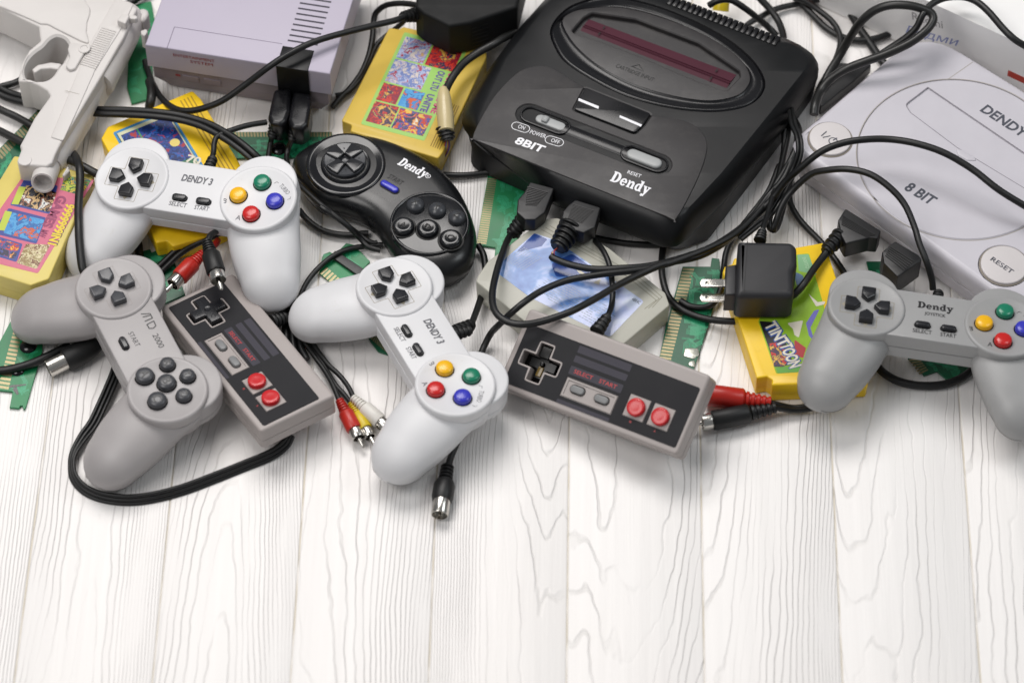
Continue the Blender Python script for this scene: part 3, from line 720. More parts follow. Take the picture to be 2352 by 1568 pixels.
# black strip over the front edge
q_ = nl([z1(1948, 318), z1(2170, 340)], zt); sx0 = (Vector(q_[0]) - f0).dot(ex); sx1 = (Vector(q_[1]) - f0).dot(ex); sy = (Vector(q_[0]) - f0).dot(ey)
NC.part('black_strip', MB().slab([L(sx0, -1.2), L(sx1, -1.2), L(sx1, sy), L(sx0, sy)], 14, zt + .5, .6), M_bk)
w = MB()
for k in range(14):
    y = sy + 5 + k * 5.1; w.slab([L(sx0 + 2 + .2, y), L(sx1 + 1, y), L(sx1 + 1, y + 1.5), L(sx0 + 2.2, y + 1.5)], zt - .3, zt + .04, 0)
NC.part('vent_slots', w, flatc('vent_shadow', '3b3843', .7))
w = MB(); dl = [L(16, -.05), L(16, 20), L(sx0 - 1, 20)]
for p, q in ((dl[0], dl[1]), (dl[1], dl[2])): w.sheet(pill(p, q, .25, 2), zt + .03)
w2 = MB(); i0 = len(w.v)
NC.part('door_seam', w, flatc('seam_shadow', '6f6878', .7))
w = MB(); w.text('ENTERTAINMENT', (20, 8.3), (50, 8.3), 2.9, 0).text('SYSTEM', (32, 3.8), (48.5, 3.8), 2.9, 0)
Fm = Matrix.Translation(Vector((*L(0, 0), 38))) @ Matrix(((ex.x, 0, -ex.y * -1, 0), (ex.y, 0, -ex.x, 0), (0, 1, 0, 0), (0, 0, 0, 1)))
w.v = [(*(f0 + ex * x - ey * .35), 36.5 + y) for x, y, _ in w.v]
NC.part('printed_lettering', w, M_dred)
w = MB().slab([L(24, 1.2), L(36, 1.2), L(36, 3), L(24, 3)], 18, 23, .3).slab([L(40, 1.2), L(52, 1.2), L(52, 3), L(40, 3)], 18, 23, .3)
NC.part('front_buttons', w, M_mauve)
NC.part('power_lamp', MB().slab([L(19, 1.5), L(22.5, 1.5), L(22.5, 3), L(19, 3)], 21, 22.6, 0), flatc('dull_red_lamp', '8e2a2a', .3))

# ================================================================== white round-lidded console, right
M_wc = plastic('cool_white_plastic', 'c4c1c8', .36, .02, .3, 3000, dirt='aaa59f', dlo=.68, dhi=.95)
M_wl = flatc('lid_groove', 'a09a94', .6)
M_slate = flatc('slate_ink', '474a54', .45)
WC = Thing('round_lid_console', 'white console with a round lid and big RESET and power buttons, marked 8 BIT', 'game console', pt(2150, 350, 0))
def wl(P, z): return WC.ats(P, z)
ZW = 38
c0_, c1_, c2_ = [Vector(p) for p in wl([(1838, 322), (2232, 652), (2115, 82)], ZW)]
ex = (c1_ - c0_).normalized(); ey = Vector((-ex.y, ex.x))
if (c2_ - c0_).dot(ey) < 0: ey = -ey
dpt = (c2_ - c0_).dot(ey)
def L2(x, y): return tuple(c0_ + ex * x + ey * y)
out = roundp(wl([(1805, 335), (2445, 797), (2643, 391), (2119, 66)], 35), [14, 13, 16, 36], 7)
o0 = ccw(out); wb = MB(); prev = None
rg = [(inset(o0, 6), 3), (inset(o0, 5), 14), (inset(o0, 4.2), 14.3), (inset(o0, 4.2), 15), (inset(o0, 4.6), 15.2), (inset(o0, .8), 23), (o0, 28)]
for k in range(1, 7): t = math.pi / 2 * k / 6; rg.append((inset(o0, 5 * (1 - math.cos(t))), ZW - 7 + 7 * math.sin(t)))
def fitc(P):
    # circle through points (least squares)
    n = len(P); A = [[0] * 3 for _ in range(3)]; B = [0] * 3
    for x, y in P:
        r = (x, y, 1); b = x * x + y * y
        for i in range(3):
            B[i] += r[i] * b
            for j in range(3): A[i][j] += r[i] * r[j]
    s = Matrix(A).inverted() @ Vector(B); cx, cy = s[0] / 2, s[1] / 2; return cx, cy, math.sqrt(s[2] + cx * cx + cy * cy)
lc = fitc(wl([(1973, 350), (1981, 283), (2035, 227), (2101, 200), (2175, 183), (2108, 526), (2168, 546), (2235, 552)], ZW))
io = fitc(wl([z3(*p) for p in [(862, 960), (1175, 960), (1020, 850), (1030, 1080), (920, 870), (1130, 1040), (920, 1050)]], ZW))
rs = fitc(wl([z6(*p) for p in [(2050, 240), (2190, 130), (2190, 403), (2085, 340), (2100, 160), (2330, 170), (2330, 360)]], ZW))
lid = circ(lc[0], lc[1], lc[2] + .8, 96); ioh = circ(io[0], io[1], io[2] + .9, 48); rsh = circ(rs[0], rs[1], rs[2] + 1.4, 48)
for P, z in rg[:-1]:
    R = wb.ring(P, z)
    if prev: wb.bridge(prev, R)
    else: wb.cap([R])
    prev = R
R = wb.ring(rg[-1][0], ZW); wb.bridge(prev, R)
hs = []
for H_ in (lid, ioh, rsh):
    t_ = wb.ring(ccw(H_), ZW); l_ = wb.ring(inset(ccw(H_), .5), ZW - .5); m_ = wb.ring(inset(ccw(H_), .5), ZW - 3); wb.bridge(t_, l_); wb.bridge(l_, m_); wb.cap([m_]); hs.append(t_)
wb.cap([R] + hs)
WC.part('shell', wb, M_wc, ang=40)
# lid with a sunken label bay
lx = lambda u, v: WC.at(u, v, ZW + .4)
bay = [lx(*z3(*p)) for p in [(1690, 602), (2352 + 150, 1155), (2352 + 60, 1330), (1890, 1015), (1570, 775), (1535, 720)]]
bay = roundp(bay, [.5, 2, 2, 0, 5, 4], 4)
WC.part('round_lid', MB().lathe([(0, ZW - 2.6), (lc[2] - .1, ZW - 2.6), (lc[2] - .1, ZW - .4), (lc[2] - .9, ZW + .3)], (lc[0], lc[1], 0), n=96).slab(circ(lc[0], lc[1], lc[2] - .9, 96), ZW - 1, ZW + .3, 0, [bay], ZW - .9, hb=.3, seg=1), M_wc, ang=40)
w = MB()
def gline(P, r=.22): 
    for p, q in zip(P, P[1:]): w.sheet(pill(p, q, r, 2), ZW + .34)
bb_ = ccw(bay); w.sheet(inset(bb_, -.35), ZW + .33, [inset(bb_, .1)])
WC.part('bay_outline', w, flatc('bay_shadow_line', '77727a', .7))
w = MB(); gp = [WC.at(*z3(*p), ZW) for p in [(1822, 552), (1998, 430)]]; w.sheet(pill(gp[0], gp[1], .3, 2), ZW + .04)
w.sheet([tuple(p) for p in circ(lc[0], lc[1], lc[2] + .95, 96)], ZW + .03, [circ(lc[0], lc[1], lc[2] + .25, 96)])
WC.part('lid_seam', w, M_wl)
mk = [lx(*z3(*p)) for p in [(1880, 1020), (1935, 1040), (2010, 1085), (2028, 1112), (1960, 1108), (1895, 1070)]]
WC.part('finger_notch', MB().slab(roundp(mk, 1.5, 3), ZW, ZW + 1.0, .8), M_wc)
for c_, nm in ((io, 'power_button'), (rs, 'reset_button')):
    r = c_[2]; bt_ = WC.part(nm, MB().lathe([(0, ZW - 2), (r - .6, ZW - 2), (r - .6, ZW + 1.2), (r - 1, ZW + 1.7), (r - 1.8, ZW + 1.8), (0, ZW + 2.2)], (c_[0], c_[1], 0), n=56), plastic('bone_plastic', 'cdc8c8', .3, .02, .1))
    WC.part('grimy_seam', MB().lathe([(r - .55, ZW + .05), (r + .5, ZW + .05)], (c_[0], c_[1], 0), n=56), flatc('brown_grime', '8f877c', .8), bt_)
    w = MB(); zz = ZW + 2.3
    if nm == 'reset_button':
        p, q = [WC.at(*z6(*a), zz) for a in [(2118, 222), (2264, 318)]]; w.text('RESET', p, q, 3.6, zz, bold=.008)
    else:
        for a, b in (((965, 907), (1, 1)),): pass
        I = lambda x, y: WC.at(*z3(x, y), zz)
        w.sheet(pill(I(957, 935), I(990, 907), .38, 3), zz); w.sheet(pill(I(968, 947), I(1016, 937), .38, 3), zz)
        cx, cy = I(1036, 972); ocx = circ(cx, cy, 3.2, 24); w.sheet(ocx, zz, [inset(ccw(ocx), .65)]); w.sheet(pill(I(1038, 966), I(1062, 952), .4, 3), zz + .02)
    WC.part('printed_lettering', w, M_slate, bt_)
w = MB(); p, q = [WC.at(*z3(*a), ZW + .35) for a in [(1522, 1302), (1715, 1418)]]; w.text('8 BIT', p, q, 8.2, ZW + .36, bold=.03, shear=.12)
p, q = [WC.at(*z3(*a), ZW + .35) for a in [(2046, 762), (2352 + 18, 968)]]; w.text('DENDY 3', p, q, 8.0, ZW + .36, bold=.02, shear=.12) if 0 else w.text('DENDY', p, (Vector(p).lerp(Vector(q), .93)), 8.0, ZW + .36, bold=.03, shear=.12)
p2 = Vector(p).lerp(Vector(q), 1.02); q2_ = Vector(p).lerp(Vector(q), 1.2); w.text('3', p2, q2_, 8.0, ZW + .36, bold=.02, shear=.12)
WC.part('printed_lettering', w, M_slate)

# ================================================================== power adapters
AD = Thing('power_adapter', 'large black power adapter resting on the mustard cartridge at the top edge', 'power adapter', pt(1070, 60, 0))
zt = 52
top = [AD.at(u, v, zt) for u, v in [(954, 14), (972, 30), (1032, 60), (1080, 52), (1188, 16), (1212, -80), (1100, -130), (968, -100)]]
AD.part('casing', MB().slab(roundp(top, 3, 4), 20, zt, 2.6, bb=2, seg=4), plastic('matte_black_plastic', '0d0e0f', .6, .1, .5, spec=.3), ang=40)
w = MB(); 
p0 = Vector(AD.at(1060, 57, zt)); p1 = Vector(AD.at(1188, 16, zt)); e = (p1 - p0).normalized(); n = Vector((e.y, -e.x))
for k in range(6): 
    c = p0 + e * 14 + n * .1; w.slab(rectp(c.x, c.y, 12, 1.2, math.atan2(e.y, e.x)), 24 + k * 4, 25.4 + k * 4, 0)
AD.part('vent_ribs', w, M_bk)
s0 = Vector((*AD.at(968, 32, 38), 38)); s1 = Vector((*AD.at(922, 40, 46), 46))
AD.part('strain_relief', rib(s0, s1, 6.2, 3.6, 6), M_blk)

SA = Thing('wall_charger', 'small charcoal wall charger with two flat metal prongs, lying on the yellow cartridge', 'power adapter', pt(1750, 650, 0))
M_char = plastic('grained_charcoal_plastic', '232326', .48, .05, 1.2, 1500)
zt = 46; at = lambda x, y, z=zt: SA.at(*z6(x, y), z)
top = [at(383, 85), at(752, 93), at(786, 125), at(790, 250), at(765, 300), at(770, 470), at(362, 470)]
SA.part('casing', MB().slab(roundp(top, [2, 7, 5, 10, 8, 5, 4]), 19, zt, 4.5, bb=3, seg=5), M_char)
st_ = [at(296, 262, zt - 5), at(372, 250, zt - 5), at(372, 462, zt - 5), at(290, 462, zt - 5)]
SA.part('plug_block', MB().slab(st_, 22, zt - 5, 1.5, bb=1), M_char)
w = MB(); p = at(447, 96, zt); q = at(424, 462, zt); w.sheet(pill(p, q, .22, 2), zt + .03); SA.part('casing_seam', w, M_deep)
for y0, y1, z, zz in ((352, 406, 36, 0), (453, 505, 30, 0)):
    P = [SA.at(*z6(x, y), z) for x, y in [(130, y0), (300, y0 + 2), (300, y1 - 2), (130, y1), (117, (y0 + y1) / 2)]]
    hc = SA.at(*z6(167, (y0 + y1) / 2 + 4), z)
    SA.part('prong', MB().slab(roundp(P, .8), z - 1.5, z, .3, [circ(hc[0], hc[1], 1.5, 14)], z - 1.4, hb=.1), M_metal)
s0 = Vector((*SA.at(1745, 553, 42), 42)); s1 = Vector((*SA.at(1752, 528, 42), 42)); SA.part('strain_relief', rib(s0, s1, 4.4, 2.8, 4), M_blk)

# ================================================================== smartphone box, upper right corner
M_card = plastic('white_carton', 'f2f1f0', .35, .02, .1)
PX = Thing('phone_box', 'long white phone carton with grey lettering and blue handwriting', 'box', pt(2150, 60, 0))
zb = 56; A_ = Vector(PX.at(1868, 6, 1)); B_ = Vector(PX.at(2352, 232, 1)); e = (B_ - A_).normalized(); n = Vector((-e.y, e.x))
A_ = A_ - e * 8; LN = (B_ - A_).length + 40
P = [tuple(A_), tuple(A_ + e * LN), tuple(A_ + e * LN + n * 90), tuple(A_ + n * 90)]
PX.part('carton', MB().slab(P, 1, zb, .5, bb=.3), M_card)
def onface(mb, x0, z0):    # lettering drawn in (x, y) stands on the long face
    mb.v = [(*(A_ + e * (x0 + x) - n * .12), z0 + y) for x, y, _ in mb.v]; return mb
def facex(u, v):   # position on the long face seen at pixel
    c = PX.I @ CAM; d = PX.I3 @ ray(u, v); nn = Vector((n.x, n.y, 0)); t = (Vector((*A_, 0)) - c).dot(nn) / d.dot(nn); p = c + d * t
    return (Vector(p[:2]) - A_).dot(e), p.z
x, z = facex(2096, 45); x2, z2_ = facex(2166, 66)
PX.part('grey_lettering', onface(MB().text('Redmi', (0, 0), (x2 - x, z2_ - z + 0), 7.5, 0), x, z), flatc('grey_print', 'a09d9e', .5))
x, z = facex(2080, 76); x2, z2_ = facex(2205, 108)
PX.part('blue_handwriting', onface(MB().text('Редми', (0, 0), (x2 - x, z2_ - z), 8.0, 0, shear=.4), x, z), flatc('blue_pen', '8590c4', .5))
x, z = facex(2314, 172); x2, _ = facex(2400, 200)
PX.part('red_sticker', MB().slab([tuple(A_ + e * x - n * .2), tuple(A_ + e * (x + 34) - n * .2), tuple(A_ + e * (x + 34) + n), tuple(A_ + e * x + n)], z - 1, z + 5, 0), flatc('red_label', 'b4331f', .35))
PX.part('orange_sticker', MB().slab([tuple(A_ + e * -.3 - n * .2), tuple(A_ + e * 13 - n * .2), tuple(A_ + e * 13 + n), tuple(A_ + e * -.3 + n)], 8, 40, 0), flatc('orange_label', 'cf6a2a', .35))
# ================================================================== cartridges
M_yel = plastic('bright_yellow_plastic', 'ecc315', .38, .04, .3, dirt='b08a1a', dlo=.62, dhi=.9)
M_must = plastic('mustard_plastic', 'cdae42', .45, .04, .3, dirt='9c7a26', dlo=.6, dhi=.9)
M_paley = plastic('pale_yellow_plastic', 'd5c36a', .45, .05, .3, dirt='a8964c', dlo=.6, dhi=.9)
M_gcart = plastic('aged_ivory_plastic', 'b2b1a6', .42, .04, .4, dirt='8b8672', dlo=.58, dhi=.88)
def cart(name, label, o, outline, f, h, mat, r=1.5, z0=.0, seam=True):
    T = Thing(name, label, 'cartridge', (o[0], o[1], z0), group='plastic game cartridges')
    P = ccw(roundp(T.ats(cv(f, outline), h), r, 3))
    mb = MB(); hm = h * .42
    mb.slab(P, hm + .35, h, 1.0, seg=3).slab(inset(P, .5), hm - .4, hm + .5, 0).slab(inset(P, .15), .3, hm, .1, bb=.8)
    T.part('casing', mb, mat); return T
def tag_label(T, P, h, r, border, inner_d=None, inner=None, nm='label_border'):
    Q = ccw(roundp(P, r, 4)); ob = T.part(nm, MB().slab(Q, h - .2, h + .12, .05, seg=1), border)
    if inner: T.part('label_picture', MB().sheet(inset(Q, inner_d), h + .15), inner, ob)
    return ob
def quadf(P):
    a, b, c, d = [Vector(p) for p in P]; return lambda s, t: tuple(a.lerp(b, s).lerp(d.lerp(c, s), t))
PIC = dict(
    a=picture('picture_reds', ['b3202c', '7c2440', '8c1f2a', 'c8382c', '40324a', 'd8a94a', 'a02838'], 118),
    b=picture('picture_blues', ['1d3c8a', 'a03038', '24408a', '1c2f66', '2a5aa8', '8c2a3c', 'c8d0dc'], 94),
    c=picture('picture_pastel', ['c9d4e0', 'a8485c', 'a9b4d4', '6f7fb4', 'cfc4bc', '8d8fc4', 'c7a06a'], 118),
    d=picture('picture_orange', ['d9d3c2', 'd8882c', '2f2a44', '464f90', 'c2371f', 'e0b648', '34408c'], 126),
    e=picture('picture_green', ['3f7c34', 'b8c23c', '245c38', 'd0b030', '2c5a70', '5a9c3c', '8a4c30'], 118),
    f=picture('picture_dark', ['171b26', '20242e', 'c9a878', '141720', '8a5c48', 'd8d8d0', '2c3c60'], 100),
    g=picture('picture_sky', ['2f76b8', '3c8cc8', '4f9cd0', '2a68a8', 'c85a2c', '3a84c0', 'd04a2a'], 87),
    h=picture('picture_sand', ['c8b890', 'b8a078', '6a3c24', 'd4c8a0', 'a09060', '8c7048', 'c4b48c'], 144))
ink_pink = flatc('pink_print', 'cf6b86', .35); ink_y = flatc('yellow_print', 'e0c41e', .35); ink_dk = flatc('dark_violet_print', '3a1f4a', .4); ink_wh = flatc('cream_print', 'd9d3c2', .4)
M_pink = flatc('pink_label_paper', 'c9657f', .25); M_lime = flatc('lime_label_paper', '93c35c', .3); M_bluel = flatc('blue_label_paper', '3d86b8', .25); M_navy = flatc('navy_print', '2c3f8c', .3); M_limep = flatc('lime_print', 'b4c23a', .35)

# mustard, top centre
h = 19
MC = cart('game_cartridge', 'mustard yellow cartridge with a lime-edged label of many small pictures', pt(950, 200), [(330, 190), (398, 202), (425, 184), (540, 210), (1000, 342), (1000, 395), (700, 1048), (668, 1092), (62, 905), (72, 862), (0, 832)], z2, h, M_must, 2)
Lq = MC.ats(cv(z2, [(435, 222), (872, 335), (572, 972), (133, 855)]), h + .1)
lb = tag_label(MC, Lq, h, 1.5, M_lime)
Q = quadf(Lq)
def cell(T, Q, s0, t0, s1, t1, z, m, par, nm='label_picture'):
    return T.part(nm, MB().sheet([Q(s0, t0), Q(s1, t0), Q(s1, t1), Q(s0, t1)], z), m, par)
for c in ((.05, .04, .47, .27, 'c'), (.50, .04, .95, .27, 'a'), (.05, .285, .62, .53, 'c'), (.05, .545, .36, .73, 'a'), (.39, .545, .70, .73, 'g'), (.05, .745, .43, .96, 'a'), (.45, .745, .95, .96, 'd')): cell(MC, Q, *c[:4], h + .16, PIC[c[4]], lb)
w = MB()
w.text('SUPER', Q(.90, .29), Q(.90, .50), 5, h + .17, bold=.04, flip=False).text('GAME', Q(.90, .53), Q(.90, .72), 5, h + .17, bold=.04)
MC.part('label_lettering', w, flatc('magenta_print', 'b5306a', .35), lb)
w = MB().text('OUT LTU', Q(.74, .29), Q(.74, .50), 5, h + .17, bold=.04).text('UNITE', Q(.74, .54), Q(.74, .73), 5, h + .17, bold=.04); MC.part('label_lettering', w, flatc('violet_print', '54368a', .35), lb)
w = MB(); rq = quadf(MC.ats(cv(z2, [(905, 345), (985, 372), (690, 1045), (600, 1010)]), h))
for k in range(5): w.sheet([rq(.1 + k * .17, .55), rq(.17 + k * .17, .55), rq(.17 + k * .17, .99), rq(.1 + k * .17, .99)], h + .05)
MC.part('grip_grooves', w, plastic('mustard_groove', '8a6a1c', .6))

# bright yellow, behind the upper white controller
h = 17
YC = cart('game_cartridge', 'bright yellow cartridge with a blue label reading 70, beneath the upper white controller', pt(420, 380), [(232, 318), (247, 291), (442, 208), (462, 228), (612, 478), (468, 545), (397, 566), (383, 553), (358, 558), (347, 532)], lambda x, y: (x, y), h, M_yel, 2)
Lq = YC.ats(cv(z1, [(778, 914), (1165, 756), (1520, 1330), (1110, 1500)]), h + .1)
lb = tag_label(YC, Lq, h, 1.5, M_bluel, 2.2, flatc('cream_label_edge', 'c9c9a8', .3)); Q = quadf(Lq)
cell(YC, Q, .09, .06, .93, .93, h + .19, PIC['b'], lb); cell(YC, Q, .36, .06, .385, .93, h + .22, flatc('green_stripe', '3f8c50', .3), lb, 'label_stripe')
cell(YC, Q, .62, .55, .93, .80, h + .24, flatc('green_number_box', '12663f', .3), lb, 'number_box')
a_, b_ = YC.at(*z1(1262, 1113), h + .3), YC.at(*z1(1385, 1110), h + .3)
YC.part('label_lettering', MB().text('70', YC.at(*z1(1275, 1112), h + .3), YC.at(*z1(1372, 1138), h + .3), 6.5, h + .3, bold=.03), ink_wh, lb)
w = MB().lathe([(0, h + .28), (3.6, h + .28)], (*YC.at(*z1(1205, 985), h), 0), n=14); YC.part('yellow_blotch', w, flatc('straw_print', 'd8c46a', .3), lb)
w = MB(); rq = quadf(YC.ats(cv(z1, [(1215, 680), (1335, 628), (1760, 1345), (1640, 1400)]), h))
for k in range(4): w.sheet([rq(.1 + k * .2, .03), rq(.17 + k * .2, .03), rq(.17 + k * .2, .97), rq(.1 + k * .2, .97)], h + .05)
YC.part('grip_grooves', w, plastic('yellow_groove', 'a8840e', .6))

# pale yellow, far left
h = 24
NC9 = cart('game_cartridge', 'pale yellow cartridge with a pink label reading 9999999IN1 GAMES at the left edge', pt(60, 500), [(33, 357), (217, 402), (200, 440), (112, 640), (70, 655), (-110, 600), (-90, 560)], lambda x, y: (x, y), h, M_paley, 2)
Lq = NC9.ats([(53, 404), (218, 412), (87, 628), (-75, 588)], h + .1)
lb = tag_label(NC9, Lq, h, 2, M_pink)
def pq(P, z=h + .15): return NC9.ats(P, z)
def npoly(P, m, z, nm='label_picture', r=1.2): return NC9.part(nm, MB().sheet(roundp(pq(P), r, 3), z), m, lb)
for O in ([(57, 409), (133, 427), (114, 492), (23, 471)], [(20, 478), (106, 500), (84, 560), (-20, 535)], [(-14, 540), (52, 560), (38, 602), (-30, 582)]): npoly(O, M_navy, h + .16, 'picture_frame')
npoly([(60, 425), (131, 442), (113, 488), (42, 470)], PIC['f'], h + .19); npoly([(25, 487), (102, 505), (83, 555), (8, 535)], PIC['g'], h + .19); npoly([(-10, 545), (46, 562), (34, 596), (-24, 577)], PIC['d'], h + .19)
npoly([(60, 560), (116, 562), (84, 618), (38, 604)], PIC['h'], h + .17); npoly([(150, 404), (212, 412), (186, 449), (138, 436)], PIC['e'], h + .17)
for P in ([(44, 428), (60, 430), (42, 470), (26, 469)], [(12, 484), (28, 487), (10, 530), (-6, 528)]): npoly(P, M_limep, h + .2, 'label_strip', .4)
A, B = pq([(135, 448), (97, 520)]); w0 = MB().text('GAMES', A, B, 6.5, h + .22, bold=.05); A, B = pq([(96, 526), (87, 543)]); w0.text('MW', A, B, 5.0, h + .22, bold=.05)
NC9.part('label_lettering', w0, flatc('crimson_violet_print', '8c2a58', .35), lb)
A, B = pq([(154, 467), (110, 560)]); NC9.part('label_lettering', MB().text('9999999IN1', A, B, 6.0, h + .22, bold=.045), ink_y, lb)
A, B = pq([(154.8, 466.4), (110.8, 559.4)]); NC9.part('label_lettering', MB().text('9999999IN1', A, B, 6.0, h + .2, bold=.075), ink_dk, lb)

# yellow, lower right
h = 19
TC = cart('game_cartridge', 'yellow cartridge lettered TINT TOON under the wall charger', pt(1830, 740), [(1660, 624), (1664, 612), (1682, 606), (1686, 593), (1890, 557), (1896, 562), (1996, 868), (1992, 876), (1772, 884), (1774, 872), (1762, 864), (1738, 868)], lambda x, y: (x, y), h, M_yel, 1.2)
Lq = TC.ats([(1800, 588), (1858, 582), (1930, 836), (1783, 858), (1742, 738)], h + .1)
M_lg = plastic('leaf_green_label', '8db62c', .2, .25, 0)
lb = tag_label(TC, Lq, h, 1.5, M_lg)
def tp(P, m, z, nm='label_patch', r=.8): return TC.part(nm, MB().sheet(roundp(TC.ats(cv(z6, P), h), r, 3), h + z), m, lb)
tp([(790, 188), (865, 185), (925, 330), (800, 300)], flatc('pale_green_print', '86b98a', .25), .16)
tp([(760, 300), (830, 330), (840, 395), (790, 410)], flatc('slate_blue_print', '5f7fa6', .25), .18, r=4)
tp([(850, 660), (905, 575), (945, 560), (880, 690), (910, 790), (870, 745)], flatc('violet_blue_print', '6a68b8', .25), .18)
tp([(862, 450), (880, 470), (930, 515), (985, 508), (975, 530), (920, 545)], ink_wh, .2)
tp([(528, 645), (610, 650), (700, 760), (760, 930), (690, 960), (630, 960), (600, 850)], flatc('near_black_print', '1c1a1c', .3), .17)
tp([(595, 800), (665, 790), (735, 900), (700, 955), (625, 955)], PIC['a'], .19); tp([(770, 770), (850, 830), (830, 900), (770, 880)], flatc('crimson_print', 'a82028', .3), .19)
tp([(720, 660), (830, 640), (800, 760), (770, 740), (760, 700)], ink_wh, .17)
tp([(640, 965), (850, 945), (900, 990), (655, 1005)], flatc('mid_green_print', '5d9c3a', .25), .16)
w = MB(); wb_ = MB()
for s, p, q, hh in (('TINT', (570, 690), (680, 830), 9.2), ('TOON', (665, 835), (745, 975), 9.2)):
    pass
def tt(mb, bold, z, dx=0, dy=0):
    A, B = TC.ats(cv(z6, [(560 + dx, 672 + dy), (672 + dx, 828 + dy)]), h); mb.text('TINT', A, B, 8.2, h + z, bold=bold)
    A, B = TC.ats(cv(z6, [(668 + dx, 812 + dy), (742 + dx, 972 + dy)]), h); mb.text('TOON', A, B, 8.2, h + z, bold=bold)
tt(w, .03, .3); tt(wb_, .10, .25, 2, 3)
TC.part('label_lettering', wb_, flatc('royal_blue_print', '2b4c94', .3), lb); TC.part('label_lettering', w, ink_wh, lb)
A, B = TC.ats(cv(z6, [(818, 212), (862, 245)]), h); TC.part('label_lettering', MB().text('INVITO', TC.at(*z6(822, 210), h), TC.at(*z6(850, 285), h), 2.6, h + .2), flatc('pale_lettering', 'b5d8b0', .3), lb)

# grey with blue label, centre
h = 21
GC = cart('game_cartridge', 'ivory grey cartridge with a cloudy blue label reading 48R4C', pt(1320, 660), [(1093, 646), (1098, 632), (1120, 600), (1250, 502), (1282, 500), (1400, 570), (1528, 672), (1538, 700), (1420, 800), (1207, 740)], lambda x, y: (x, y), h, M_gcart, 2.5)
def lab():
    m, t, p = nt('cloudy_blue_label'); tc = nd(t, 'ShaderNodeTexCoord')
    n = nd(t, 'ShaderNodeTexNoise', i={'Scale': 22, 'Detail': 4, 'Roughness': .6, 'Distortion': .5}); lk(t, tc.outputs['Object'], n.inputs['Vector'])
    r = nd(t, 'ShaderNodeValToRGB'); e = r.color_ramp.elements; e[0].position = .36; e[0].color = lin('3a62a8'); e[1].position = .64; e[1].color = lin('c4cfe4')
    for pos, c in ((.44, '5f86c2'), (.50, 'a3b4de'), (.57, 'b3bce0')): q = e.new(pos); q.color = lin(c)
    lk(t, n.outputs['Fac'], r.inputs[0]); lk(t, r.outputs[0], p.inputs['Base Color']); p.inputs['Roughness'].default_value = .18; return m
Lq = GC.ats(cv(z5, [(1330, 38), (1480, 90), (2088, 508), (1850, 755), (1300, 480), (1045, 290)]), h + .1)
lb = tag_label(GC, Lq, h, 3, lab())
M_dkb = flatc('deep_blue_print', '27468c', .2)
GC.part('label_patch', MB().sheet(roundp(GC.ats(cv(z5, [(1330, 40), (1420, 82), (1380, 130), (1200, 175)]), h), 1, 2), h + .16), M_dkb, lb)
GC.part('label_patch', MB().sheet(roundp(GC.ats(cv(z5, [(1445, 250), (1590, 180), (1760, 300), (1600, 330), (1480, 345)]), h), 3, 3), h + .16), M_dkb, lb)
GC.part('label_patch', MB().sheet(roundp(GC.ats(cv(z5, [(1600, 268), (1690, 325), (1640, 318)]), h), 1, 3), h + .2), ink_wh, lb)
GC.part('label_patch', MB().sheet(roundp(GC.ats(cv(z5, [(1735, 380), (1790, 352), (1775, 395)]), h), .4, 3), h + .2), ink_wh, lb)
w = MB(); Q = quadf(GC.ats(cv(z5, [(1440, 330), (1920, 590), (1770, 700), (1290, 430)]), h)); rn = random.Random(3)
for k in range(10):
    x = .02
    while x < .95:
        l = rn.uniform(.015, .07)
        if rn.random() < .8: w.sheet([Q(x, k / 10), Q(min(x + l, 1), k / 10), Q(min(x + l, 1), k / 10 + .028), Q(x, k / 10 + .028)], h + .17)
        x += l + .012
Q = quadf(GC.ats(cv(z5, [(1270, 130), (1400, 210), (1240, 310), (1110, 230)]), h))
for k in range(9):
    x = .05
    while x < .9:
        l = rn.uniform(.02, .07); w.sheet([Q(k / 9, x), Q(k / 9 + .05, x), Q(k / 9 + .05, x + l), Q(k / 9, x + l)], h + .17); x += l + .025
GC.part('fine_print', w, flatc('fine_grey_print', '76849f', .3), lb)
A, B = GC.ats(cv(z5, [(1998, 500), (2052, 530)]), h); GC.part('label_lettering', MB().text('48R4C', A, B, 2.7, h + .2), M_slate, lb)
w = MB()
for o_ in (0, 22, 44):
    P = GC.ats(cv(z5, [(1380 + o_ * 1.3, 15 - o_ * .6), (1960 + o_ * 1.9, 330 + o_ * .15), (2170 + o_ * .9, 500 - o_ * .5), (2090 + o_ * 1.2, 560 - o_ * .2)]), h)
    for p, q in zip(P, P[1:]): w.sheet(pill(p, q, .28, 2), h + .03 + o_ * .0003)
GC.part('moulded_lines', w, plastic('ivory_groove', '8d8b7c', .6))

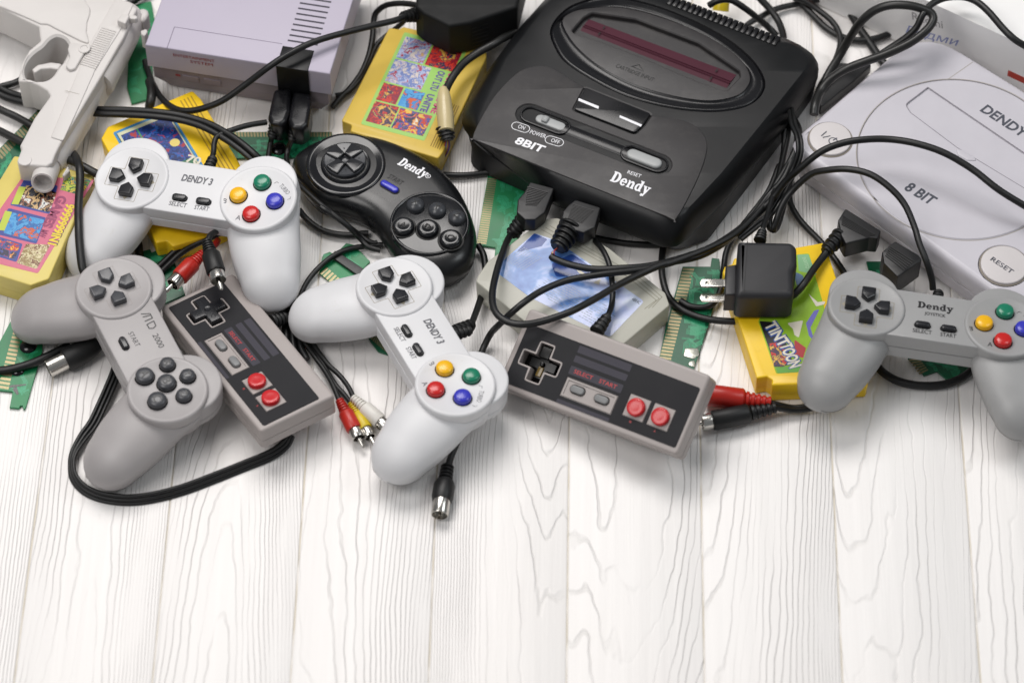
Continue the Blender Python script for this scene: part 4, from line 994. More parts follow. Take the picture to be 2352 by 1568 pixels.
# ================================================================== printed circuit boards
M_pcb = plastic('green_circuit_board', '0f5a3c', .35, .25, .2); M_pcbl = plastic('light_green_trace', '2f9a6e', .3, .15, .2); M_gold = plastic('dull_gold_contact', '8f8665', .32, .15, .3, metal=.55)
M_pcb2 = plastic('mid_green_circuit_board', '147a48', .35, .2, .2); M_blob = plastic('black_epoxy', '0c0c0e', .15, .2, .2); M_solder = plastic('silver_solder', 'b9bab0', .3, .2, .6, metal=.6)
def board(label, outline, z=2.2, f=None, fingers=None, nf=20, mat=None, traces=14, blobs=(), seed=1, extra=None, tz=0):
    f = f or (lambda x, y: (x, y)); P = cv(f, outline); c = (sum(p[0] for p in P) / len(P), sum(p[1] for p in P) / len(P))
    T = Thing('circuit_board', label, 'circuit board', pt(*c, 0) + Vector((0, 0, tz)), group='bare green circuit boards')
    Q = T.ats(P, z); b = T.part('board', MB().slab(Q, z - 1.6, z, .15, seg=1), mat or M_pcb)
    if fingers:   # quad: outer start, outer end, inner end, inner start
        F = quadf(T.ats(cv(f, fingers), z)); w = MB()
        for k in range(nf): w.sheet([F((k + .18) / nf, .04), F((k + .82) / nf, .04), F((k + .82) / nf, .96), F((k + .18) / nf, .96)], z + .05)
        T.part('edge_contacts', w, M_gold)
        F2 = F
    rn = random.Random(seed); w = MB(); xs = [q[0] for q in Q]; ys = [q[1] for q in Q]
    def inside(x, y):
        r = False
        for i in range(len(Q)):
            (ax, ay), (bx, by) = Q[i], Q[i - 1]
            if (ay > y) != (by > y) and x < (bx - ax) * (y - ay) / (by - ay) + ax: r = not r
        return r
    if fingers:
        a0, a1 = Vector(F(.5, 0)), Vector(F(.5, 1)); dirn = (a1 - a0).normalized()
    else: dirn = (Vector(Q[1]) - Vector(Q[0])).normalized()
    side = Vector((-dirn.y, dirn.x)); n = 0; tries = 0
    while n < traces and tries < 600:
        tries += 1; p = Vector((rn.uniform(min(xs), max(xs)), rn.uniform(min(ys), max(ys)))); m = rn.randint(2, 6); d1 = (dirn if rn.random() < .5 else side); l1 = rn.uniform(3, 10); d2 = (d1 + side * rn.choice((-1, 1)) * (.9 if d1 is dirn else 0) + (dirn * rn.choice((-1, 1)) * .9 if d1 is side else dirn * 0)).normalized(); l2 = rn.uniform(2, 7)
        pts = []
        for k in range(m):
            o_ = Vector((-d1.y, d1.x)) * k * .9; a = p + o_; b2 = a + d1 * l1; c2 = b2 + d2 * l2; pts.append((a, b2, c2))
        if fingers and min((q - a0).dot(dirn) for s in pts for q in s) < (a1 - a0).length + .8: continue
        if not all(inside(*q) for s in pts for q in s): continue
        for a, b2, c2 in pts: w.sheet(pill(a, b2, .22, 2), z + .03 + .0015 * n).sheet(pill(b2, c2, .22, 2), z + .031 + .0015 * n)
        w.lathe([(.25, z + .06), (.6, z + .06)], (*pts[0][2], 0), n=8); n += 1
    if w.v: T.part('copper_traces', w, M_pcbl)
    for (x, y, r) in blobs: T.part('epoxy_blob', MB().lathe([(r, z - .1), (r * .85, z + r * .22), (r * .4, z + r * .36), (0, z + r * .38)], (*T.at(*f(x, y), z), 0), n=20), M_blob, ang=60)
    if extra: extra(T, z)
    return T
I_ = lambda x, y: (x, y)
board('dark green circuit board at the left edge under the light gun, beside loose cables', [(-12, 352), (92, 247), (142, 292), (120, 330), (40, 400), (-20, 440)], fingers=[(-10, 352), (92, 248), (105, 262), (4, 368)], nf=18, seed=2)
def ex2(T, z):
    for P in ([(62, 695), (180, 685), (182, 693), (65, 712)], [(85, 720), (115, 700), (130, 755), (118, 762)]): T.part('marker_scribble', MB().sheet(roundp(T.ats([(x / 3, 522.5 + (y + 392) / 3 - 0) for x, y in P], z), .8, 2), z + .12), M_blob)
    A, B = T.ats([(50, 902), (58, 906)], z); T.part('board_lettering', MB().text('A1', A, B, 2, z + .1), M_pcbl)
board('bright green circuit board sticking out under the pale yellow cartridge, lower left', [(54, 682), (102, 690), (97, 806), (58, 938), (53, 938), (52, 931), (46, 931), (44, 937), (22, 935), (29, 899), (-18, 894), (-20, 820)], fingers=[(50, 686), (-6, 892), (20, 896), (70, 690)], nf=22, mat=M_pcb2, blobs=[(65, 795, 6), (40, 850, 5)], seed=3, extra=ex2, traces=8)
board('green circuit board with a notched end between the light gun and the lilac console', [(308, 12), (347, 3), (356, 50), (350, 110), (351, 190), (342, 228), (302, 238), (292, 200), (296, 100)], seed=4, mat=M_pcb2, traces=8)
def ex4(T, z): T.part('cable_hole', MB().lathe([(0, z + .1), (6, z + .1)], (*T.at(633, 338, z), 0), n=20), M_deep)
board('green circuit board lying behind the upper white controller, gold contacts towards the console', [(515, 303), (762, 303), (764, 360), (528, 364)], fingers=[(515, 303), (762, 303), (762, 315), (517, 315)], nf=34, blobs=[(640, 342, 6)], seed=5, traces=22)
board('dark green circuit board under the red phono plug', [(322, 578), (345, 572), (348, 580), (388, 561), (406, 618), (425, 676), (370, 700), (330, 640)], seed=6, traces=10)
def ex6(T, z):
    P = T.ats([(765, 592), (778, 580), (842, 622), (828, 636)], z + 2.6); w = MB().slab(P, z + .3, z + 2.8, .3); ob = T.part('chip', w, plastic('chip_resin', '2b2b2c', .4, .05, .4))
    Q = quadf(P); w = MB()
    for k in range(9): 
        for t in (-.12, 1.12): x, y = Q((k + .5) / 9, t); w.box((x, y, z + .9), (.7, 1.1, 1.8), 0, 0)
    T.part('chip_legs', w, M_metal, ob)
board('small green board with a black chip and gold contacts near the centre white controller', [(740, 590), (744, 583), (757, 578), (770, 584), (795, 558), (812, 562), (850, 600), (812, 640), (772, 656), (733, 627)], fingers=[(733, 627), (766, 657), (782, 640), (750, 612)], nf=5, mat=M_pcb2, seed=7, extra=ex6, traces=9)
board('green circuit board with long gold contacts beside the black six-button controller', [(1122, 395), (1215, 400), (1200, 520), (1190, 545), (1177, 596), (1136, 588), (1138, 568), (1094, 561)], fingers=[(1094, 559), (1120, 408), (1142, 410), (1118, 562)], nf=30, mat=M_pcb2, seed=8, traces=26)
def ex8(T, z):
    for P in ([(1573, 800), (1604, 800), (1606, 815), (1592, 825), (1570, 818)], [(1584, 830), (1596, 828), (1596, 845), (1580, 838)]): T.part('solder_patch', MB().slab(roundp(T.ats(P, z), 1.5, 3), z, z + .5, .3), M_solder)
board('green circuit board with gold contacts between the ivory cartridge and the wall charger', [(1568, 612), (1632, 612), (1635, 592), (1652, 594), (1656, 640), (1628, 745), (1592, 852), (1513, 826), (1530, 745)], fingers=[(1513, 824), (1568, 614), (1596, 616), (1542, 828)], nf=28, seed=9, extra=ex8, traces=34)
board('small green board corner under the grey Dendy JOYSTICK controller', [(2085, 822), (2180, 822), (2240, 845), (2176, 872), (2152, 852), (2122, 862), (2112, 845)], fingers=[(2085, 824), (2112, 862), (2134, 850), (2112, 822)], nf=6, seed=10, traces=5)
board('board fragment with only its gold contacts showing under the centre white controller', [(830, 745), (868, 766), (880, 778), (891, 814), (868, 806), (850, 782)], fingers=[(850, 778), (891, 814), (880, 780), (862, 766)], nf=9, seed=11, traces=0)
board('dark green board tip behind the black connector plug at the right', [(1990, 600), (2040, 600), (2060, 690), (2010, 680)], seed=12, traces=3)
board('dark green board with yellow edge peeking out at the right border under the phone carton', [(2325, 175), (2400, 190), (2400, 230), (2345, 222)], seed=13, traces=3)
# ================================================================== toy light gun
M_gun = plastic('cream_white_plastic', 'cecac7', .5, .03, .4, 2600, dirt='b0a894', dlo=.62, dhi=.9)
GN = Thing('light_gun', 'off-white toy pistol lying on its side, muzzle over the pale yellow cartridge', 'toy gun', pt(180, 150, 0))
zt = 42; zl = 12
def gG(P, z=zt): return GN.ats(cv(zG, P), z)
def gH(P, z=zt): return GN.ats(cv(zH, P), z)
side = gG([(0, 108), (-700, -120), (-600, -500), (1000, -400), (1600, -30)]) + gG([(1700, 30), (1830, 60), (1890, 120), (1700, 520), (1400, 1040)]) + gH([(830, 420), (760, 560), (720, 670), (640, 720), (350, 700), (250, 690), (235, 640), (300, 470), (270, 440), (330, 330), (470, 60)]) + gG([(690, 1320), (650, 1250), (520, 1170), (400, 1128), (245, 1120), (262, 1020), (310, 850), (400, 690), (560, 560), (545, 480), (535, 370), (300, 260)])
hole = gG([(590, 640), (460, 735), (360, 860), (328, 980), (372, 1090), (500, 1112), (640, 1098), (735, 1030), (800, 930), (870, 850), (935, 720), (950, 620), (890, 530), (780, 492), (680, 540)])
hole = [tuple(p) for p in spl(hole, 3, True)]
GN.part('frame', MB().slab(roundp(side, 2, 2), zl, zt, 1.6, [hole], zl, bb=1.5, seg=4, hb=1.6, floor=False).slab(circ(*gG([(1500, 400)])[0], 3, 8), zl + 2, zt - 2, 0), M_gun)
def ax(a, b, z): return Vector((*a, z)), Vector((*b, z))
zc = 27
def tub(nm, P, r, sq=1.0, n=28, ang=50):
    W3 = [Vector((*q, zc)) for q in P]; return GN.part(nm, MB().tube(W3, r, n, True, sq), M_gun, ang=ang)
A = gG([(1690, 150)], zc)[0]; B = gG([(1300, 1190)], zc)[0]
tub('slide', [gG([(1755, 170)], zc)[0], gG([(1720, 240)], zc)[0], gG([(1290, 1115)], zc)[0], gG([(1275, 1145)], zc)[0]], [12, 15.6, 15.6, 15.0])
tub('barrel', [gG([(1270, 1080)], zc)[0], gH([(700, 590)], zc)[0], gH([(650, 690)], zc)[0]], [12.5, 12.5, 11])
# raised grip panel, slide plate, serrations, lever, safety
gp = gG([(0, 90), (-700, -140), (-600, -470), (1000, -370), (1180, 20), (1240, 110), (1240, 190), (1200, 300), (1190, 440), (1225, 560), (1215, 600), (1100, 560), (740, 380), (690, 350), (640, 332), (560, 330), (300, 215)], zt + 1.2)
GN.part('grip_panel', MB().slab(roundp(gp, 2, 2), zt - .5, zt + 1.4, 1.0, seg=3), M_gun)
GN.part('side_plate', MB().slab(roundp(gG([(1600, -20), (1840, 70), (1700, 360), (1320, 960), (1080, 1500), (870, 1950), (700, 1900), (1230, 620)], zt), 1.5, 2), zt - .5, zt + .9, .7), M_gun)
w = MB(); s0, s1, s2, s3 = [Vector(p) for p in gG([(1400, 385), (1600, 445), (1320, 950), (1110, 880)], zt + 1)]
for k in range(19):
    t = k / 18; a, b = s0.lerp(s3, t), s1.lerp(s2, t); d = (b - a); c = (a + b) / 2; w.slab(rectp(c.x, c.y, d.length, .9, math.atan2(d.y, d.x)), zt + .5, zt + 1.6, .35, seg=1)
GN.part('slide_serrations', w, M_gun)
GN.part('takedown_lever', MB().slab(roundp(gG([(960, 600), (1210, 640), (1190, 700), (1110, 840), (1040, 960), (960, 985), (905, 930), (960, 800), (935, 700)], zt + 1), 2, 3), zt, zt + 2.6, 1.0), M_gun)
GN.part('lever_screw', MB().lathe([(4.4, zt + 2.4), (4.2, zt + 3.2), (2.6, zt + 3.3), (2.4, zt + 2.8), (0, zt + 2.8)], (*gG([(1160, 680)], zt + 2)[0], 0), n=20), M_gun)
sf = MB().slab(roundp(gG([(1610, 300), (1680, 210), (1790, 225), (1730, 350)], zt + 5), 1, 2), zt, zt + 6.5, 1).slab(roundp(gG([(1760, 215), (1870, 215), (1905, 245), (1870, 275), (1760, 262)], zt + 4), 2, 3), zt, zt + 4.6, 1)
GN.part('safety_catch', sf, M_gun)
GN.part('rear_sight', MB().slab(roundp(gG([(1935, 420), (2020, 395), (2035, 440), (1990, 500), (1940, 470)], 38), 1, 2), 24, 38, 1), M_gun)
GN.part('hammer', MB().slab(roundp(gG([(1880, 150), (1960, 105), (2030, 130), (2050, 190), (2010, 260), (1960, 300), (1900, 220)], 34), 2, 3), 20, 34, 2), M_gun)
tg = gG([(440, 950), (520, 890), (700, 855), (860, 875), (800, 960), (700, 940), (560, 950), (470, 1010)], 36)
GN.part('trigger', MB().slab(roundp(tg, 1.2, 2), 20, 36, 1.2), M_gun)
m0 = Vector((*gH([(642, 770)], 29)[0], 29)); m1 = Vector((*gH([(588, 955)], 35)[0], 35)); L_ = (m1 - m0).length
ob = GN.part('muzzle', MB().lathe([(8.8, -6), (8.6, L_ * .3), (8.2, L_ - .8), (7.9, L_), (6.6, L_), (6.3, L_ - 1), (6.1, L_ - 9), (0, L_ - 10)], m0, m1 - m0, 40), M_gun, ang=40)
GN.part('front_sight', MB().slab(roundp(gH([(935, 700), (962, 780), (880, 858), (850, 840)], 30), 1.5, 3), 18, 30, 1.5), M_gun)
GN.part('side_bump', MB().lathe([(5, zt - .3), (4.6, zt + .5), (0, zt + .7)], (*gH([(345, 640)], zt)[0], 0), n=20), M_gun)
w = MB(); 
for P in ([(900, 1250), (1090, 1300)],):
    a, b = gG(P, zt + .9); w.sheet(pill(a, b, .2, 2), zt + .95)
GN.part('mould_seam', w, flatc('cream_seam', '9a948a', .7))

# ================================================================== black six-button controller
M_sp = plastic('semi_gloss_black', '111214', .30, .1, .3, 2600); M_spg = plastic('polished_black_ring', '17181b', .16, .1, .05)
M_sk = plastic('graphite_button', '3a3c40', .28, .06, .1)
SP = Thing('six_button_controller', 'curved black controller marked Dendy with a blue START button and round graphite buttons', 'game controller', pt(880, 470, 0), 0, 0, 0)
def se(P, z): return SP.ats(cv(zE, P), z)
ol = se([(478, 790), (510, 730), (620, 650), (750, 590), (900, 556), (1050, 545), (1200, 558), (1400, 612), (1600, 700), (1800, 815), (1950, 960), (2050, 1100), (2120, 1250), (2165, 1400), (2172, 1520), (2130, 1700), (2020, 1800), (1880, 1850), (1700, 1840), (1540, 1760), (1420, 1640), (1330, 1500), (1240, 1370), (1100, 1270), (930, 1215), (740, 1170), (600, 1040), (510, 900)], 16)
ol = match([tuple(p) for p in spl(ol, 4, True)], 120); ol = ccw(ol)
mb = MB(); prev = None
def shrink(P, d):
    for _ in range(int(max(1, round(d / 1.5)))):
        P = inset(P, d / max(1, round(d / 1.5)))
        P = [((P[i - 1][0] + 2 * P[i][0] + P[(i + 1) % len(P)][0]) / 4, (P[i - 1][1] + 2 * P[i][1] + P[(i + 1) % len(P)][1]) / 4) for i in range(len(P))]
    return P
ZS = 29
rg = [(shrink(ol, 6), 1), (shrink(ol, 2), 6), (shrink(ol, .8), 11), (inset(ol, 1.2), 11.4), (inset(ol, 1.2), 12.2), (inset(ol, .2), 12.6), (ol, 16)]
for d, z in ((.6, 19.5), (2, 23), (4.5, 25.8), (8, 27.6), (12, 28.6), (16, 29)): rg.append((shrink(ol, d), z))
for P, z in rg:
    R = mb.ring(P, z)
    if prev: mb.bridge(prev, R)
    else: mb.cap([R])
    prev = R
mb.cap([prev]); SP.part('shell', mb, M_sp, ang=50)
dc = se([(965, 750)], ZS)[0]; r_o = abs(se([(1160, 750)], ZS)[0][0] - dc[0])
rc = se([(972, 775)], ZS)[0]; rw = abs(se([(1338, 775)], ZS)[0][0] - rc[0])
SP.part('dpad_surround', MB().lathe([(rw, ZS - 4), (rw, ZS + .2), (rw - 1, ZS + 1.2), (rw - 3, ZS + .8), (r_o + 3.2, ZS - .8), (r_o + 1.6, ZS + 1.6), (r_o + .4, ZS + 1.4), (r_o + .3, ZS - 1)], (*rc, 0), n=72), M_spg, ang=60)
SP.part('dpad_disc', MB().lathe([(0, ZS - 3), (r_o, ZS - 3), (r_o, ZS + 2.2), (r_o - .8, ZS + 3), (r_o * .5, ZS + 2.4), (3.6, ZS + 1.8), (2.4, ZS + .6), (0, ZS + .4)], (*dc, 0), n=60), M_sk)
yaw = rad(-40)
w = MB()
for k in range(4):
    a = yaw + k * math.pi / 2; c, s = math.cos(a), math.sin(a)
    P = [(3.0, -3.4), (3.0, 3.4), (r_o - 1.2, 5.6), (r_o - .5, 0), (r_o - 1.2, -5.6)]; P = [(dc[0] + x * c - y * s, dc[1] + x * s + y * c) for x, y in P]
    w.slab(roundp(P, 1, 2), ZS, ZS + 4.4, 1.0)
SP.part('raised_cross', w, plastic('shiny_graphite', '26272a', .22, .1, .1))
w = MB()
for k in range(4):
    a = yaw + math.pi / 4 + k * math.pi / 2; x, y = dc[0] + (r_o - 5) * math.cos(a), dc[1] + (r_o - 5) * math.sin(a); w.lathe([(.7, ZS + 2.95), (0, ZS + 3.05)], (x, y, 0), n=3)
SP.part('direction_arrow_marks', w, M_deep)
bc = se([(1742, 1320)], ZS)[0]; br_ = abs(se([(2108, 1320)], ZS)[0][0] - bc[0])
SP.part('button_plate', MB().lathe([(br_, ZS - 12), (br_, ZS + .6), (br_ - .6, ZS + 1.3), (br_ - 1.6, ZS + 1.2), (br_ - 2.4, ZS + .2), (br_ - 7, ZS + 1.0), (0, ZS + 1.1)], (*bc, 0), n=80), M_spg, ang=60)
zk = ZS + 5
for ch_, x, y, r in (('X', 1612, 1128, 6.1), ('Y', 1812, 1172, 6.1), ('Z', 1992, 1240, 5.9), ('A', 1500, 1325, 7.4), ('B', 1725, 1345, 7.4), ('C', 1935, 1440, 7.6)):
    c = se([(x, y)], zk)[0]; big = r > 7
    ob = SP.part('face_button', MB().lathe([(0, ZS), (r, ZS), (r, zk - 2), (r - .8, zk - .6), (r - 2, zk)] + ([(r * .5, zk - .4), (0, zk - .7)] if big else [(r * .5, zk + .9), (0, zk + 1.1)]), (*c, 0), n=40), M_spg if big else M_sk, ang=55)
    if big: SP.part('button_gap', MB().lathe([(r, ZS + 1.25), (r + 1.5, ZS + 1.25)], (*c, 0), n=36), M_deep, ob)
    a = rad(-30); e = Vector((math.cos(a), math.sin(a))); n = Vector((-e.y, e.x)); p = Vector(c) - e * 2.2 - n * 2.2
    SP.part('key_letter', MB().text(ch_, p, p + e * 4.4, 4.4, zk + (1.2 if not big else .1), bold=.0), M_deep, ob)
P = se([(1322, 940), (1425, 1000)], ZS + 2); SP.part('start_button', MB().slab(pill(P[0], P[1], 2.4), ZS - 1, ZS + 2.4, 1.2), BTN['blue']); SP.part('button_gap', MB().slab(pill(P[0], P[1], 3.2), ZS - 1, ZS + .4, 0), M_deep)
w = MB(); P = se([(1440, 768), (1690, 893)], ZS + 1); word_dendy(w, P[0], P[1], 7.4, ZS + .25, .2); c = se([(1728, 886)], ZS)[0]; w.lathe([(1.5, ZS + .25), (1.9, ZS + .25)], (*c, 0), n=16); w.text('R', (c[0] - .7, c[1] - .9), (c[0] + .8, c[1] - .9), 1.9, ZS + .26)
SP.part('printed_lettering', w, M_print)
P = se([(1352, 898), (1475, 972)], ZS); SP.part('engraved_lettering', MB().text('START', P[0], P[1], 4.4, ZS + .2, bold=.0), M_deep)
# ================================================================== cables and plugs
M_cab = plastic('black_cable_jacket', '0d0e0f', .45, .15, .3, 1800)
M_cab2 = plastic('dark_grey_cable_jacket', '1b1b1a', .42, .15, .3, 1800)
M_conn = plastic('ribbed_black_plastic', '161618', .42, .08, .5, 2400)
M_redr = plastic('red_rubber', 'b3241a', .35, .08, .3); M_yelr = plastic('yellow_rubber', 'cdb41c', .35, .05, .3); M_whr = plastic('white_rubber', 'd6d3cc', .4, .03, .3)
def wp(T, name, mb, mat, parent=None, ang=50):
    """world-space mesh made a part of thing T (or a sub-part)"""
    return T.part(name, mb.xf(T.I), mat, parent, ang=ang)
def P3(u, v, z): return Vector(pt(u, v, z))
def cab(label, P, r=2.0, f=None, mat=None, strands=1, gap=0, group=CG, extra=None, name='cable'):
    W3 = [P3(*q) for q in (cv(f, P) if f else P)]; o = W3[0].copy(); o.z = min(p.z for p in W3) - r
    T = Thing(name, label, 'cable', o, group=group); S3 = spl(W3, 6)
    for k in range(strands):
        off = (k - (strands - 1) / 2) * r * 1.9; Q = []
        for i, p in enumerate(S3):
            d = (S3[min(i + 1, len(S3) - 1)] - S3[max(i - 1, 0)]); d.z = 0; d.normalize() if d.length > 0 else None; n = Vector((-d.y, d.x, 0)); tw = gap(i / len(S3)) if callable(gap) else 0
            Q.append(p + n * off * math.cos(tw) + Vector((0, 0, 1)) * off * math.sin(tw))
        wp(T, 'wire', MB().tube(Q, r, 10), mat or M_cab)
    if extra: extra(T)
    return T
def phono(T, a, b, mat, r=5.0, pin=True, ribs=True, L=24):
    """phono plug: rubber sleeve from a to b, metal collar and pin beyond b"""
    a, b = Vector(a), Vector(b); d = (b - a).normalized(); Ln = (b - a).length; Lr = Ln * .42
    prof = [(0, 0)]
    for k in range(5):
        x = Lr * k / 5; rr_ = r * (.55 + .28 * k / 5); prof += [(rr_ * .8, x), (rr_, x + .4), (rr_, x + Lr / 5 * .6), (rr_ * .8, x + Lr / 5 * .65)]
    prof += [(r * .9, Lr), (r, Lr + 1), (r * 1.02, Ln - 1), (r * .95, Ln), (0, Ln)]
    sl = wp(T, 'plug_sleeve', MB().lathe(prof, a, d, 24), mat)
    if not pin: return sl
    c = MB().lathe([(r * .8, 0), (r * .86, 1.5), (r * .86, 6.6), (r * .8, 7.2), (r * .72, 7.2), (r * .7, 2), (0, 2)], b, d, 8 if r < 4.6 else 24)
    wp(T, 'plug_collar', c, M_metal, sl, 30); wp(T, 'plug_pin', MB().lathe([(1.5, 1), (1.5, 13.5), (1.2, 14.6), (.6, 15.2), (0, 15.3)], b, d, 16), M_metal, sl)
    return sl

# ---- controller leads (parts of their controllers)
def lead(T, P, r=2.0, f=None, relief=None, mat=None):
    W3 = [P3(*q) for q in (cv(f, P) if f else P)]; ob = wp(T, 'lead', MB().tube(spl(W3, 6), r, 10), mat or M_cab)
    if relief: a, b, r0, r1, n = relief; wp(T, 'strain_relief', rib(P3(*a), P3(*b), r0, r1, n), M_blk)
    return ob
lead(PA, [(482, 374, 32), (490, 352, 30), (492, 330, 30), (500, 313, 30), (530, 300, 29), (570, 288, 27), (612, 281, 24)])
lead(PC, [(1056, 757, 27), (1080, 745, 22), (1092, 720, 14), (1107, 675, 6), (1115, 640, 5), (1112, 590, 5), (1098, 562, 7)], 2.3, relief=((1036, 768, 30), (1084, 745, 20), 5.6, 4.2, 5))
lead(PD, [(2143, 665, 32), (2140, 640, 38), (2128, 600, 48), (2112, 560, 52), (2100, 520, 54), (2078, 470, 58), (2045, 432, 62), (2000, 401, 64), (1950, 389, 62), (1900, 391, 56), (1860, 402, 48), (1818, 440, 36), (1795, 475, 30), (1782, 510, 24), (1776, 528, 20), (1785, 520, 16), (1797, 480, 14), (1806, 440, 16)], 2.3)
lead(NR, [(1384, 752, 32), (1395, 728, 30), (1405, 700, 28), (1407, 660, 28), (1400, 610, 29), (1385, 575, 28), (1362, 548, 18)], 2.0, relief=((1370, 762, 31), (1396, 726, 30), 5.2, 3.4, 4))
lead(NL, [(640, 735, 12), (658, 728, 12), (668, 720, 8)], 2.0, relief=((624, 740, 16), (658, 728, 12), 5.4, 4.2, 4))

# ---- two plugs in the lilac console
for k, (x0, dx) in enumerate(((1850, 0), (1985, 0))):
    T = Thing('controller_plug', ('left' if k == 0 else 'right') + ' one of two black plugs pushed into the front of the lilac console', 'plug', pt(640 + 45 * k, 262, 0), group='plugs in the lilac console')
    body = MB(); z = 30
    O = [z1(x, y) for x, y in ([(1888, 610), (2005, 600), (2000, 760), (1975, 830), (1935, 860), (1868, 850), (1845, 800), (1862, 720)] if k == 0 else [(2020, 620), (2140, 640), (2145, 740), (2125, 850), (2085, 885), (2010, 880), (1985, 820), (2000, 720)])]
    body.slab(roundp(T.ats(O, z), 3, 3), 10, z, 3.2, bb=2, seg=4); T.part('plug_body', body, M_bkg, ang=50)
    a, b = (P3(*z1(1905, 850), 22), P3(*z1(1872, 950), 14)) if k == 0 else (P3(*z1(2050, 870), 22), P3(*z1(2010, 970), 14))
    wp(T, 'strain_relief', rib(a, b, 5.4, 3.4, 5), M_blk)
    if k == 0: P = [(1876, 935, 15), (1866, 980, 8), (1855, 1040, 6), (1848, 1090, 6), (1840, 1130, 5)]
    else: P = [(2012, 960, 15), (1988, 1020, 8), (1975, 1080, 6), (1988, 1160, 9), (2030, 1240, 20), (2110, 1320, 24), (2210, 1410, 26), (2300, 1480, 25), (2400, 1560, 20), (2480, 1640, 10), (2540, 1700, 7), (2620, 1725, 6)]
    wp(T, 'wire', MB().tube(spl([P3(*z1(x, y), z_) for x, y, z_ in P], 6), 2.0, 10), M_cab)

# ---- two broad plugs in the black console
def dplug(label, O, z, t, strain, wire, tri=False, grp='broad plugs'):
    T = Thing('connector_plug', label, 'plug', pt(*O[0], 0), group=grp)
    Q = roundp(T.ats(O, z), 1.2, 2); T.part('plug_body', MB().slab(Q, z - t, z, .9, bb=.8), M_conn)
    a, b, r0, r1, n = strain; wp(T, 'strain_relief', rib(P3(*a), P3(*b), r0, r1, n), M_blk)
    if wire: wp(T, 'wire', MB().tube(spl([P3(*q) for q in wire[0]], 6), wire[1], 10), M_cab)
    return T
D1 = dplug('nearer-left broad black plug under the ON switch of the black console', cv(zB, [(470, 1112), (618, 1152), (560, 1300), (500, 1345), (440, 1345), (388, 1300), (395, 1222), (432, 1180)]), 34, 13, ((*zB(445, 1330), 24), (*zB(352, 1440), 12), 6.6, 4.6, 5),
    ([(*zB(360, 1425), 13), (1164, 556, 22), (1144, 612, 32), (1131, 672, 40), (1136, 712, 44), (1160, 736, 45), (1198, 745, 46), (1245, 738, 46), (1305, 718, 48), (1360, 690, 44), (1420, 655, 38), (1480, 625, 34), (1530, 605, 32), (1600, 590, 28), (1650, 566, 24), (1700, 530, 22), (1740, 492, 20), (1775, 455, 26), (1802, 420, 36), (1836, 388, 48), (1885, 349, 60), (1935, 329, 64), (1985, 321, 66), (2040, 320, 66), (2101, 329, 68), (2168, 351, 68), (2235, 390, 64), (2300, 440, 60), (2400, 500, 50)], 2.4))
Q = D1.ats(cv(zB, [(452, 1142), (582, 1180), (560, 1230), (510, 1262), (440, 1262), (420, 1225)]), 34); q = quadf([Q[0], Q[1], Q[3], Q[4]]); w = MB()
for k in range(11): w.slab([q(.02, k / 11), q(.98, k / 11), q(.98, k / 11 + .045), q(.02, k / 11 + .045)], 33.9, 34.5, 0)
D1.part('grip_lines', w, M_conn)
D2 = dplug('broad black plug with chunky ribbed collar hanging over the ivory cartridge', cv(zB, [(748, 1222), (902, 1270), (868, 1390), (800, 1425), (735, 1405), (662, 1345), (672, 1292), (705, 1255)]), 38, 13, ((*zB(725, 1385), 32), (*zB(640, 1520), 30), 9.0, 6.6, 5), None)
Q = D2.ats(cv(zB, [(735, 1250), (860, 1290), (845, 1350), (785, 1372), (700, 1340), (690, 1310)]), 38); q = quadf([Q[0], Q[1], Q[3], Q[4]]); w = MB()
for k in range(12): w.slab([q(.0, k / 12), q(1, k / 12), q(1, k / 12 + .04), q(.0, k / 12 + .04)], 37.9, 38.4, 0)
D2.part('grip_lines', w, M_conn)
for k, c in enumerate(('a8302c', '2c4fa0', 'c4a830', '7c2c3c')):
    wp(D2, 'bare_wire', MB().tube(spl([P3(1279 + k * .6, 570, 30), P3(1272 - k * 1.6, 578 + k, 31), P3(1273 + k * .4, 588, 30)], 6), .55, 6), flatc('wire_colour_%d' % k, c, .35))
wp(D2, 'wire', MB().tube(spl([P3(*q) for q in [(1266, 588, 30), (1273, 594, 30), (1310, 608, 30), (1365, 618, 31), (1430, 616, 33), (1490, 611, 31), (1550, 597, 29), (1620, 574, 26), (1672, 545, 24), (1722, 505, 22), (1765, 450, 22), (1800, 410, 28), (1823, 355, 30), (1832, 318, 26), (1820, 285, 18)]], 6), 2.4, 10), M_cab)
D3 = dplug('triangular ribbed black plug with its lead, lying in front of the white console', [(1942, 478), (2024, 530), (2016, 548), (1996, 546), (1943, 560), (1932, 540), (1925, 505)], 30, 16, ((1932, 540, 24), (1896, 578, 24), 6.4, 4.6, 4), ([(1908, 566, 24), (1890, 590, 24), (1868, 620, 26), (1848, 650, 28), (1826, 674, 26), (1800, 690, 22)], 2.6))
D4 = dplug('triangular ribbed black plug behind the grey Dendy JOYSTICK controller', [(2056, 553), (2110, 585), (2118, 596), (2082, 622), (2062, 636), (2030, 604), (2026, 578)], 34, 20, ((2060, 626, 22), (2040, 650, 16), 5, 4, 3), None)
for T, O in ((D3, [(1936, 496), (2010, 540), (1990, 546), (1932, 518)]), (D4, [(2044, 566), (2100, 600), (2074, 624), (2032, 590)])):
    z = 30 if T is D3 else 34; q = quadf(T.ats(O, z)); w = MB()
    for k in range(6): w.slab([q(k / 6, .0), q(k / 6 + .07, .0), q(k / 6 + .07, 1), q(k / 6, 1)] if 0 else [q(.0, k / 6), q(1, k / 6), q(1, k / 6 + .07), q(0, k / 6 + .07)], z - .1, z + .5, 0)
    T.part('grip_lines', w, M_conn)

